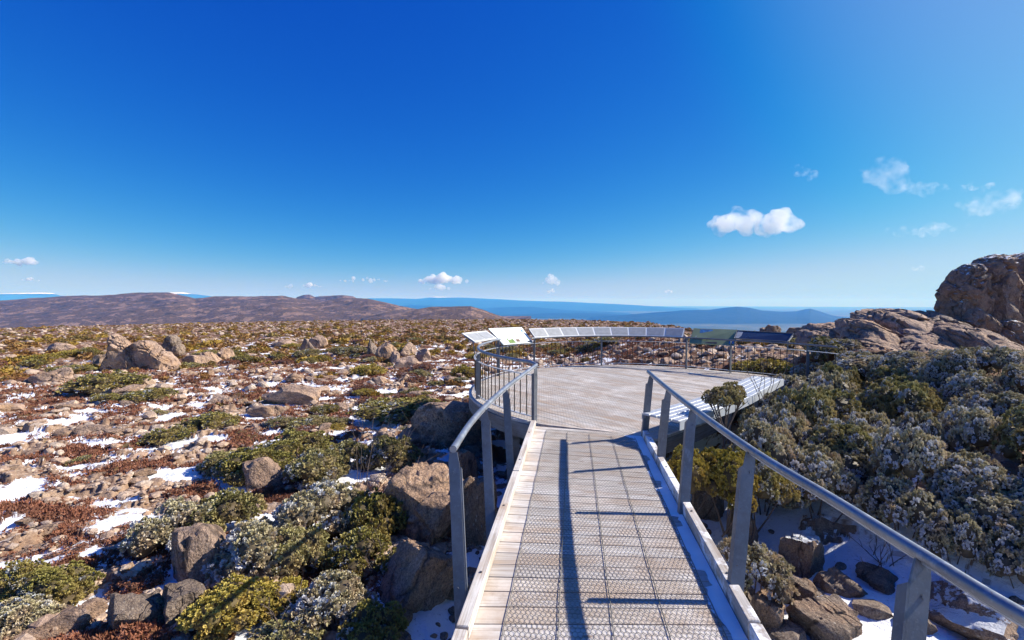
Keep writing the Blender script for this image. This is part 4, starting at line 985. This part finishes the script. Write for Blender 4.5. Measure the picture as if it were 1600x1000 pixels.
while c < max(cs)-.15:
    s0 = span(c, ang); s1 = span(c+.139, ang)
    if s0 and s1:
        n_ = 2; cuts = [0, random.uniform(.3, .7), 1]
        for m_ in range(2):
            a0 = s0[0]+(s0[1]-s0[0])*cuts[m_]+(.002 if m_ else 0); a1 = s0[0]+(s0[1]-s0[0])*cuts[m_+1]; e0 = s1[0]+(s1[1]-s1[0])*cuts[m_]+(.002 if m_ else 0); e1 = s1[0]+(s1[1]-s1[0])*cuts[m_+1]
            z = random.uniform(-.0015, .0015)-.001
            bt = [PT(a0, c, -.04), PT(a1, c, -.04), PT(e1, c+.139, -.04), PT(e0, c+.139, -.04)]; tp = [(p[0], p[1], z) for p in bt]
            id_ = k*2+m_+.5; lc = [(a0+k*3, k*1.9, id_), (a1+k*3, k*1.9, id_), (e1+k*3, k*1.9+.14, id_), (e0+k*3, k*1.9+.14, id_)]
            b.hexa(bt, tp, lc+lc)
    c += .145; k += 1
vchild(b.build('deck_boards', M['deck']))
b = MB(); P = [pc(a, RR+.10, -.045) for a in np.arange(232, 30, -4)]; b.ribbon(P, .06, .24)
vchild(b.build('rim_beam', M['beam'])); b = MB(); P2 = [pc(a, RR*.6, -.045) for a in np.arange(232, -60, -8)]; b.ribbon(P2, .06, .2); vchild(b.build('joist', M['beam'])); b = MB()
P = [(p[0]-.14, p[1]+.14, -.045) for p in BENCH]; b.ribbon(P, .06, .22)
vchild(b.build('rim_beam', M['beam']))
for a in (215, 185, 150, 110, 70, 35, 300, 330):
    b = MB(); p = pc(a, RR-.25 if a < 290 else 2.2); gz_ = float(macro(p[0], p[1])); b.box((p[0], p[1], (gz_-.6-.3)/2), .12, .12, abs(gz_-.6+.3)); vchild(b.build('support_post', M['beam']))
pn = np.array(poly)
def in_poly(x, y):
    ins = np.zeros(len(x), bool); j = len(pn)-1
    for i in range(len(pn)):
        xi, yi = pn[i]; xj, yj = pn[j]
        c_ = ((yi > y) != (yj > y)) & (x < (xj-xi)*(y-yi)/(yj-yi+1e-12)+xi); ins ^= c_; j = i
    return ins
pn = (pn-np.array([CX, CY]))*.985+np.array([CX, CY])
V, Fq = hexwire(lambda x, y: in_poly(x, y) & ~on_walk(x, y) & (y > 6.67-.13*(x-1)), -6.5, 6.5, -6.5, 6.5, .05, .062, .006, .0045, 0, -.45, (CX, CY))
vchild(link('wire_netting', mesh_np('wire_netting', V, Fq), M['wire']))

# bench
bn = empty('bench', (3.6, 7.45, 0), 'long curved pale metal bench on the right edge of the platform', 'bench')
def nchild(o): o.parent = bn; o.matrix_parent_inverse = Matrix.Translation((-3.6, -7.45, 0)); return o
def offs(P, d, z):
    out = []
    for i, p in enumerate(P):
        a_ = P[max(i-1, 0)]; c_ = P[min(i+1, len(P)-1)]; tx, ty = c_[0]-a_[0], c_[1]-a_[1]; L = math.hypot(tx, ty); out.append((p[0]+ty/L*d, p[1]-tx/L*d, z))
    return out
def dens(P, n=40):
    P = [Vector((p[0], p[1], 0)) for p in P]; o = []
    for i in range(n):
        u = i/(n-1)*(len(P)-1); k = min(int(u), len(P)-2); f = u-k; p0 = P[max(k-1, 0)]; p1 = P[k]; p2 = P[k+1]; p3 = P[min(k+2, len(P)-1)]
        q = .5*((2*p1)+(-p0+p2)*f+(2*p0-5*p1+4*p2-p3)*f*f+(-p0+3*p1-3*p2+p3)*f**3); o.append((q.x, q.y))
    return o
BC = dens(BENCH); b = MB()
for j in range(5): b.ribbon(offs(BC, -.22+.11*j, .37), .094, .03)
nchild(b.build('seat', M['bench'], None, False, .004))
b = MB(); b.ribbon(offs(BC, .283, .366), .012, .12); nchild(b.build('fascia', M['bench'])); b = MB(); b.ribbon(offs(BC, -.283, .366), .012, .08); nchild(b.build('fascia', M['bench']))
b = MB()
p = BC[0]; q = BC[1]; tx, ty = q[0]-p[0], q[1]-p[1]; L = math.hypot(tx, ty)
for j in (-1, 1): b.tube([(p[0]+ty/L*.29*j-tx/L*.004, p[1]-tx/L*.29*j-ty/L*.004, .36), (p[0]+ty/L*.29*j-tx/L*.004, p[1]-tx/L*.29*j, .25)], .008, 6)
for i in (4, 14, 24, 34):
    for d in (.21,):
        A1 = offs(BC, -.18, 0)[i]; A2 = offs(BC, .23, 0)[i]
        lg = MB(); lg.bar((A1[0], A1[1], .0), (A1[0], A1[1], .335), .05, .03); nchild(lg.build('leg', M['galv_post']))
        lg = MB(); lg.bar((A2[0], A2[1], -.25), (A2[0], A2[1], .335), .05, .03); nchild(lg.build('leg', M['galv_post']))

# ------------------------------------------------------------------ railings
def post(base, top, out, name='post', par=None, w=.075, fl=.045, mat='galv_post', toe=.07):
    # steel angle: wide plate facing along the walk, flange on the side turned to the deck, tapered head
    a = Vector(base); c = Vector(top); z = (c-a).normalized(); ox = Vector((out[0], out[1], 0)).normalized(); ox = (ox-z*ox.dot(z)).normalized(); yy = z.cross(ox)
    b = MB(); H = (c-a).length; th_ = .012; hd = .10
    def P(x, y, h): return a+ox*x+yy*y+z*h
    b.hexa([P(-w/2, -th_/2, 0), P(w/2, -th_/2, 0), P(w/2, th_/2, 0), P(-w/2, th_/2, 0)], [P(-w/2, -th_/2, H-hd), P(w/2, -th_/2, H-hd*.5), P(w/2, th_/2, H-hd*.5), P(-w/2, th_/2, H-hd)])
    b.hexa([P(-w/2, -th_/2+.0005, H-hd), P(w/2, -th_/2+.0005, H-hd*.5), P(w/2, th_/2-.0005, H-hd*.5), P(-w/2, th_/2-.0005, H-hd)], [P(-.024, -th_/2+.0005, H), P(.030, -th_/2+.0005, H), P(.030, th_/2-.0005, H), P(-.024, th_/2-.0005, H)])
    sgn = 1 if yy.y > 0 else -1
    x0 = -w/2-.010
    b.hexa([P(x0, -th_/2, 0), P(x0+.0095, -th_/2, 0), P(x0+.0095, fl*sgn*1.0, 0), P(x0, fl*sgn, 0)], [P(x0, -th_/2, H-hd), P(x0+.0095, -th_/2, H-hd), P(x0+.0095, fl*sgn, H-hd-.02), P(x0, fl*sgn, H-hd-.02)])
    for hh_ in (.26, H-.13):
        b.tube([P(.012, th_/2, hh_), P(.012, th_/2+.008, hh_)], .009, 8); b.tube([P(.012, -th_/2, hh_), P(.012, -th_/2-.008, hh_)], .009, 8)
    o = b.build(name, M[mat])
    return o
def railing(rail_pts, posts, side, label):
    e = empty('handrail', rail_pts[0], label, 'handrail'); inv = Matrix.Translation((-rail_pts[0][0], -rail_pts[0][1], -rail_pts[0][2]))
    def ch(o): o.parent = e; o.matrix_parent_inverse = inv; return o
    b = MB(); P = dens3(rail_pts); b.tube(P, .0255, 16); ch(b.build('rail', M['galv'], None, True))
    b = MB(); b.ribbon([(p[0]+side*.006, p[1], p[2]-.0265) for p in P[1:-1]], .026, .008); ch(b.build('under_strip', M['galv_light']))
    for (bs, tp) in posts: ch(post(bs, tp, (side, 0)))
    return e
def dens3(P, n=50):
    P = [Vector(p) for p in P]; o = []
    for i in range(n):
        u = i/(n-1)*(len(P)-1); k = min(int(u), len(P)-2); f = u-k; p0 = P[max(k-1, 0)]; p1 = P[k]; p2 = P[k+1]; p3 = P[min(k+2, len(P)-1)]
        o.append(tuple(.5*((2*p1)+(-p0+p2)*f+(2*p0-5*p1+4*p2-p3)*f*f+(-p0+3*p1-3*p2+p3)*f**3)))
    return o
RZ = .90
RP = [at_z(1013, 581, RZ), at_z(1060, 620, RZ), at_z(1170, 700, RZ), at_z(1300, 779, RZ), at_z(1440, 866, RZ), at_z(1610, 969, RZ), (1.72, 1.0, RZ)]
def pbase(px, py, side): x, y, z = at_z(px, py, 0); return (x, y, z)
def mk(px0, py0, px1, pyr, Zr):      # foot pixel at deck height, head on the rail itself; foot carried down past the kerb
    a = Vector(at_z(px0, py0, 0)); t = Vector(at_z(px1, pyr, Zr)); t.z -= .026; d = (t-a); return (tuple(a-d*.20), tuple(t))
RPO = [mk(1008, 684, 1017, 585, RZ), mk(1033, 728, 1044, 607, RZ), mk(1069, 806, 1082, 637, RZ), mk(1150, 945, 1172, 701, RZ), mk(1393, 1390, 1440, 866, RZ)]
railing(RP, RPO, 1, 'blue grey tubular steel handrail along the right side of the boardwalk')
LP = [at_z(708, 702, RZ), at_z(745, 649, RZ), at_z(790, 606, RZ), at_z(838, 570, RZ)]
LPO = [mk(719, 940, 709, 701, RZ), mk(765, 806, 757, 636, RZ), mk(797, 733, 790, 606, RZ)]
railing(LP, LPO, -1, 'grey tubular steel handrail with an open end on the left side of the boardwalk')

# platform balustrade
bl = empty('balustrade', (CX, CY, 0), 'curved steel balustrade with thin balusters around the platform', 'railing')
def bchild(o): o.parent = bl; o.matrix_parent_inverse = Matrix.Translation((-CX, -CY, 0)); return o
def path(deg, r=RR):
    if deg >= 36: return pc(deg, r)
    # beyond the round part the rail runs on to the right
    a = pc(36, r); f = (36-deg)/36.0; b_ = (7.35+(r-RR), 10.2); m = (6.95+(r-RR)*.8, 11.45)
    return ((1-f)**2*a[0]+2*f*(1-f)*m[0]+f*f*b_[0], (1-f)**2*a[1]+2*f*(1-f)*m[1]+f*f*b_[1], 0)
def arc(d0, d1, r, z, st=3.0): 
    n = max(2, int(abs(d1-d0)/st)+1); out = []
    for i in range(n):
        d = d0+(d1-d0)*i/(n-1); p = path(d, r); zz = z(d) if callable(z) else z; out.append((p[0], p[1], zz))
    return out
A0 = 227.0; AE = 0.0
midz = lambda d: .74
b = MB(); b.ribbon(arc(A0-1, AE, RR, midz), .045, .012); bchild(b.build('middle_rail', M['galv_light']))
b = MB(); b.ribbon(arc(A0-1, AE, RR, .075), .045, .012); bchild(b.build('bottom_rail', M['galv_light']))
LR = arc(A0, 152, RR-.07, lambda d: .93 if d > 160 else .95); LR[0] = (LP[-1][0], LP[-1][1], RZ+.005)
b = MB(); b.tube(LR, .028, 14); bchild(b.build('top_rail', M['galv'], None, True))
b = MB(); b.tube(arc(130, AE, RR-.04, .885), .022, 10); bchild(b.build('top_rail', M['galv_post'], None, True))
b = MB()
for d in (205, 186, 168): p = pc(d, RR); q = pc(d, RR-.07); b.tube([(p[0], p[1], .74), (q[0], q[1], .91)], .008, 6)
for d in (118, 103, 78, 62, 47, 25, 14): p = path(d, RR); q = path(d, RR-.04); b.tube([(p[0], p[1], .74), (q[0], q[1], .87)], .008, 6)
bchild(b.build('brackets', M['galv_post']))
PO = [A0, 196, 151.5, 127.8, 93.5, 55.5, 37.0, 10]
for d in PO:
    p = path(d, RR); q = path(d, RR+1); ov = (q[0]-p[0], q[1]-p[1])
    bchild(post((p[0], p[1], -.18), (p[0], p[1], .88 if d not in (151.5,) else .93), (-ov[0], -ov[1]), 'post', None, .07, .05))
nB = 98
for i in range(nB):
    d = A0-3-(A0-3-AE-1)*i/(nB-1)
    if min(abs(d-q) for q in PO) < .7: continue
    p = path(d, RR); b = MB(); b.tube([(p[0], p[1], .075-.012), (p[0], p[1], .735)], .009, 6, False); bchild(b.build('baluster', M['baluster'], None, True))

def panel(corners, th_, mat):      # BL, BR, TR, TL world points, thickness downwards
    b = MB(); C = [Vector(c) for c in corners]; n = (C[1]-C[0]).cross(C[3]-C[0]).normalized()
    if n.z < 0: n = -n
    b.hexa([c-n*th_ for c in C], C); return b, C, n
def patch(C, n, u0, u1, v0, v1, lift=.003):
    def q(u, v): return C[0]*(1-u)*(1-v)+C[1]*u*(1-v)+C[2]*u*v+C[3]*(1-u)*v+n*lift
    b = MB(); P = [q(u0, v0), q(u1, v0), q(u1, v1), q(u0, v1)]; b.hexa([p-n*.002 for p in P], P); return b
def sign(name, corners, mat, label, pats, legs=True, frame=None, cat='information sign'):
    c0 = Vector(corners[0]); e = empty(name, c0, label, cat); inv = Matrix.Translation(-c0)
    def ch(o): o.parent = e; o.matrix_parent_inverse = inv; return o
    b, C, n = panel(corners, .02, mat); ch(b.build('sign_face', M[mat]))
    for (u0, u1, v0, v1, m_) in pats: ch(patch(C, n, u0, u1, v0, v1).build('picture', M[m_]))
    b = MB()
    for i in (0, 1):
        a = C[i]+(C[3-i]-C[i])*.15-n*.024; f = C[i]+(C[3-i]-C[i])*.8-n*.024; b.bar(a, f, .03, .03); b.bar((C[i].x, C[i].y, .62), a, .02, .02)
    ch(b.build('bracket', M['galv_post']))
    if frame:
        b = MB()
        for i in range(4): b.bar(C[i]+n*.004, C[(i+1) % 4]+n*.004, .022, .012, n)
        ch(b.build('frame', M[frame]))
    return e
tl = [(.10+.0*i, .42, .80-.035*i, .812-.035*i, 'whitepic') for i in range(9)]+[(.50, .86, .62-.035*i, .632-.035*i, 'whitepic') for i in range(5)]
sign('information_sign', [(-.21, 11.62, .81), (.60, 12.86, .76), (.28, 13.28, 1.17), (-.62, 11.92, 1.21)], 'white', 'large white tilted information board at the left back of the platform',
     [(.22, .42, .05, .34, 'greenpic'), (.245, .36, .09, .31, 'whitepic'), (.48, .60, .10, .26, 'brownpic'), (.88, .94, .70, .80, 'bluepic'), (.84, .99, .04, .12, 'darkpic')]+tl)
sign('information_sign', [(-.82, 10.2, 1.0), (-.38, 11.42, .99), (-.66, 11.65, 1.17), (-1.13, 10.27, 1.20)], 'frame_white', 'small pale two part sloping panel on the far left curve of the railing',
     [(.05, .48, .12, .88, 'panelgrey'), (.52, .95, .12, .88, 'panelgrey')])
sign('information_sign', [(4.96, 12.70, .75), (5.95, 12.16, .74), (6.22, 12.55, 1.14), (5.26, 13.15, 1.14)], 'green', 'green information board with pictures right of the long panel strip',
     [(.17, .46, .70, .95, 'bluepic'), (.20, .40, .78, .90, 'whitepic'), (.10, .22, .36, .50, 'whitepic'), (.36, .62, .05, .50, 'darkpic'), (.39, .60, .30, .48, 'whitepic'), (.70, .86, .45, .72, 'darkpic'), (.88, .99, .08, .30, 'bluepic')])
sign('information_sign', [(5.98, 12.22, .92), (6.82, 11.25, .915), (7.08, 11.42, 1.11), (6.22, 12.55, 1.11)], 'shadepanel', 'long sloping panel toned dark blue for shade at the right end of the platform railing',
     [(.02, .12, .08, .9, 'panelgrey')], True, 'galv_post')
# the long row of grey panels along the back rail
ds = np.linspace(127.5, 57.5, 10)
st_ = empty('panel_shelf', pc(90, RR, .9), 'long curved row of grey sloping panels along the back railing', 'information panel'); c0 = Vector(pc(90, RR, .9))
def schild(o): o.parent = st_; o.matrix_parent_inverse = Matrix.Translation(-c0); return o
for i in range(9):
    a_, e_ = ds[i], ds[i+1]; B1 = pc(a_, RR-.01, .90); B2 = pc(e_, RR-.01, .90); T1 = pc(a_, RR+.27, 1.14); T2 = pc(e_, RR+.27, 1.14)
    b, C, n = panel([B1, B2, T2, T1], .012, 'frame_white'); o = schild(b.build('panel', M['frame_white']))
    f = patch(C, n, .05, .95, .10, .93).build('panel_face', M['panelgrey']); f.parent = o
b = MB()
for i in range(10): a_ = Vector(pc(ds[i], RR, .885)); c_ = Vector(pc(ds[i], RR+.24, 1.095)); b.bar(a_-Vector((0, 0, .02)), c_-Vector((0, 0, .02)), .02, .02)
schild(b.build('brackets', M['galv_post']))

# ------------------------------------------------------------------ clouds: soft lumps of vapour far beyond the haze
vm = bpy.data.materials.new('cloud_vapour'); vm.use_nodes = True; nt = vm.node_tree; nt.nodes.clear(); oo = nt.nodes.new('ShaderNodeOutputMaterial')
def vapour(name, dens_, sc_, lo):
    vm = bpy.data.materials.new(name); vm.use_nodes = True; nt = vm.node_tree; nt.nodes.clear(); oo = nt.nodes.new('ShaderNodeOutputMaterial'); pv = nt.nodes.new('ShaderNodeVolumePrincipled')
    pv.inputs['Color'].default_value = (.99, .99, .99, 1); pv.inputs['Anisotropy'].default_value = .2
    tc = nt.nodes.new('ShaderNodeTexCoord'); nz = nt.nodes.new('ShaderNodeTexNoise'); nz.inputs['Scale'].default_value = sc_; nz.inputs['Detail'].default_value = 5; nz.inputs['Roughness'].default_value = .6; nt.links.new(tc.outputs['Object'], nz.inputs['Vector'])
    mp = nt.nodes.new('ShaderNodeMapRange'); mp.inputs[1].default_value = lo; mp.inputs[2].default_value = lo+.16; mp.inputs[3].default_value = dens_*.0; mp.inputs[4].default_value = dens_*1.3; nt.links.new(nz.outputs['Fac'], mp.inputs[0]); nt.links.new(mp.outputs[0], pv.inputs['Density'])
    nt.links.new(pv.outputs[0], oo.inputs['Volume']); return vm
def cloud(px, py, w, h, Y, dens_, seed, label, n=26, wisp=0):
    cx, cy, cz = at_y(px, py, Y); W = w*Y/F; H = h*Y/F; r = np.random.RandomState(seed); Vs = []; Fs = []; k = 0; Vi, Fi = ICO[3]
    bm = bmesh.new()
    mb = bpy.data.metaballs.new('m'); mb.resolution = W/46; mb.threshold = .3; ob = bpy.data.objects.new('m', mb)
    for i in range(n):
        u = r.uniform(-1, 1); top = (1-abs(u)**1.6); 
        el = mb.elements.new(); rad = H*(.22+.42*r.uniform())*(.35+.65*top)
        vz = r.uniform(0, 1)*top*H*.75 - H*.4
        if wisp: vz = H*.45*(u*wisp)+r.uniform(-.3, .3)*H; rad *= .75
        el.co = (u*W*.5, r.uniform(-.5, .5)*W*.25, vz); el.radius = rad*1.5
    COL.objects.link(ob); dg = bpy.context.evaluated_depsgraph_get(); me = bpy.data.meshes.new_from_object(ob.evaluated_get(dg)); bpy.data.objects.remove(ob)
    co = np.zeros(len(me.vertices)*3, np.float32); me.vertices.foreach_get('co', co); co = co.reshape(-1, 3).astype(float)
    nn = np.zeros(len(me.vertices)*3, np.float32); me.vertices.foreach_get('normal', nn); nn = nn.reshape(-1, 3)
    co += nn*(H*.22*fbm3(co/H, 4, seed, 2.2)+H*.08*fbm3(co/H, 3, seed+5, 8))[:, None]
    me.vertices.foreach_set('co', co.astype(np.float32).ravel()); me.update()
    me.materials.append(vapour('cloud_vapour', dens_/H, (1.6 if wisp or dens_ < .5 else 1.1)/H, .48 if wisp or dens_ < .5 else (.40 if dens_ < 1.5 else .33)))
    o = link('cloud', me, None, None, (cx, cy, cz)); tag(o, label, 'cloud', None, None); return o
CLD = [
 (1176, 341, 146, 31, 7000, 1.15, 1, 'biggest bright white cloud right of centre', 30, 0),
 (690, 435, 84, 14, 12000, 1.9, 2, 'long flat white cloud above the blue ranges', 24, 0),
 (688, 448, 34, 8, 12500, 1.2, 3, 'small white cloud under the long flat one', 12, 0),
 (862, 437, 26, 12, 12000, 1.0, 4, 'small round cloud right of the long flat one', 10, 0),
 (863, 454, 20, 6, 12500, .9, 5, 'tiny cloud just above the distant range', 8, 0),
 (1385, 272, 56, 46, 7000, .55, 6, 'thin upright wisp of cloud at upper right', 22, -.4),
 (1440, 292, 80, 18, 7000, .22, 7, 'faint wisp trailing right of the upright one', 20, 0),
 (1258, 270, 34, 18, 7000, .35, 8, 'very small faint wisp left of the upright one', 12, -.5),
 (1550, 318, 100, 34, 7000, .40, 9, 'spread thin cloud near the right border', 30, .5),
 (1530, 292, 60, 14, 7200, .30, 19, 'thin streak above the spread cloud at right', 16, .5),
 (1445, 360, 130, 20, 7500, .28, 10, 'broken streak of cloud left of the rock tower', 30, .3),
 (32, 405, 46, 13, 12000, 1.6, 11, 'small grey cloud near the left border', 14, 0),
 (50, 436, 24, 5, 13000, 1.5, 12, 'tiny grey cloud below the left one', 8, 0),
 (570, 436, 72, 8, 13000, 1.3, 13, 'long thin grey cloud left of the white one', 18, 0),
 (486, 446, 32, 6, 13000, 1.5, 14, 'small grey cloud over the brown hills', 10, 0),
 (452, 446, 16, 5, 13000, .5, 15, 'smallest grey cloud over the brown hills', 8, 0),
 (1046, 454, 14, 6, 13000, .9, 16, 'tiny white puff above the blue horizon', 7, 0),
 (1434, 418, 20, 10, 12000, .25, 17, 'faint speck of cloud above the right outcrop', 8, 0),
]
for c in CLD: cloud(*c)
# ------------------------------------------------------------------ haze
b = MB(); b.box((0, 14000, (-262+78)/2), 62000, 34000, 340+0); 
hz = MB(); z0, z1 = -330, 185
q = [(-40000, -2000), (40000, -2000), (40000, 31500), (-40000, 31500)]
q = [(-31000, -31000), (31000, -31000), (31000, 31000), (-31000, 31000)]
hz.hexa([(x, y, z0) for x, y in q], [(x, y, z1) for x, y in q])
hm = bpy.data.materials.new('haze'); hm.use_nodes = True; nt = hm.node_tree; nt.nodes.clear(); oo = nt.nodes.new('ShaderNodeOutputMaterial'); pv = nt.nodes.new('ShaderNodeVolumePrincipled')
pv.inputs['Color'].default_value = (.06, .34, 1.0, 1); pv.inputs['Absorption Color'].default_value = (1, 1, 1, 1); pv.inputs['Density'].default_value = 1.25e-4; pv.inputs['Anisotropy'].default_value = 0.0; nt.links.new(pv.outputs[0], oo.inputs['Volume'])
tag(hz.build('haze', hm), 'blue air haze over the distant lowland', 'haze', None, 'stuff')

# ------------------------------------------------------------------ light
SUN = Vector((.799, .170, .576)).normalized()
sd_ = bpy.data.lights.new('sun', 'SUN'); sd_.energy = 5.0; sd_.angle = math.radians(.5); sd_.color = (1.0, .94, .85)
so = bpy.data.objects.new('sun', sd_); COL.objects.link(so); so.rotation_euler = SUN.to_track_quat('Z', 'Y').to_euler(); so.location = (20, 5, 20)
w = bpy.data.worlds.new('World'); scene.world = w; w.use_nodes = True; nt = w.node_tree; bg = nt.nodes['Background']
sk = nt.nodes.new('ShaderNodeTexSky'); sk.sky_type = 'NISHITA'; sk.sun_disc = False; sk.sun_elevation = math.asin(SUN.z); sk.sun_rotation = math.atan2(SUN.x, SUN.y)
sk.altitude = 1270; sk.air_density = 1.0; sk.dust_density = .25; sk.ozone_density = 2.0
EXPO = .74; BGS = .11
sp = nt.nodes.new('ShaderNodeSeparateColor'); cb = nt.nodes.new('ShaderNodeCombineColor'); nt.links.new(sk.outputs[0], sp.inputs[0])
def mth(op, a, b):
    nd = nt.nodes.new('ShaderNodeMath'); nd.operation = op
    for k_, v_ in enumerate((a, b)):
        if isinstance(v_, bpy.types.NodeSocket): nt.links.new(v_, nd.inputs[k_])
        else: nd.inputs[k_].default_value = v_
    return nd.outputs[0]
tc = nt.nodes.new('ShaderNodeTexCoord'); dp = nt.nodes.new('ShaderNodeVectorMath'); dp.operation = 'DOT_PRODUCT'; nt.links.new(tc.outputs['Generated'], dp.inputs[0]); dp.inputs[1].default_value = SUN
mr = nt.nodes.new('ShaderNodeMapRange'); mr.interpolation_type = 'SMOOTHSTEP'; mr.inputs[1].default_value = .60; mr.inputs[2].default_value = .95; nt.links.new(dp.outputs['Value'], mr.inputs[0])
mr2 = nt.nodes.new('ShaderNodeMapRange'); mr2.interpolation_type = 'SMOOTHSTEP'; mr2.inputs[1].default_value = .69; mr2.inputs[2].default_value = .95; nt.links.new(dp.outputs['Value'], mr2.inputs[0])
for ch, pw, cf, gl in ((0, 2.75, .86, .17), (1, 1.36, .665, .20), (2, .52, .87, .15)):      # deeper, polarised blue with a pale aureole towards the sun
    v_ = mth('MULTIPLY', mth('POWER', mth('MULTIPLY', sp.outputs[ch], .140), pw), cf/(BGS*2**EXPO))
    o_ = mth('ADD', v_, mth('MULTIPLY', (mr2 if ch == 0 else mr).outputs[0], gl/(BGS*2**EXPO)))
    cap_ = (.50, .83, 1.2)[ch]/(BGS*2**EXPO)      # soft shoulder near the horizon
    nt.links.new(mth('DIVIDE', o_, mth('POWER', mth('ADD', mth('POWER', mth('DIVIDE', o_, cap_), 3.0), 1.0), 1/3.0)), cb.inputs[ch])
nt.links.new(cb.outputs[0], bg.inputs[0]); bg.inputs[1].default_value = BGS
cam = bpy.data.cameras.new('camera'); co = bpy.data.objects.new('camera', cam); COL.objects.link(co); scene.camera = co
cam.sensor_width = 36; cam.lens = 36*F/1600; cam.clip_start = .05; cam.clip_end = 120000
co.location = (0, 0, EYE); co.rotation_euler = (math.pi/2-math.atan(TP), 0, 0)
vs = scene.view_settings; vs.view_transform = 'Standard'; vs.look = 'None'; vs.gamma = 1; vs.exposure = EXPO
cy_ = scene.cycles; cy_.max_bounces = 10; cy_.diffuse_bounces = 3; cy_.glossy_bounces = 2; cy_.transmission_bounces = 2; cy_.volume_bounces = 8; cy_.transparent_max_bounces = 8
cy_.use_denoising = True
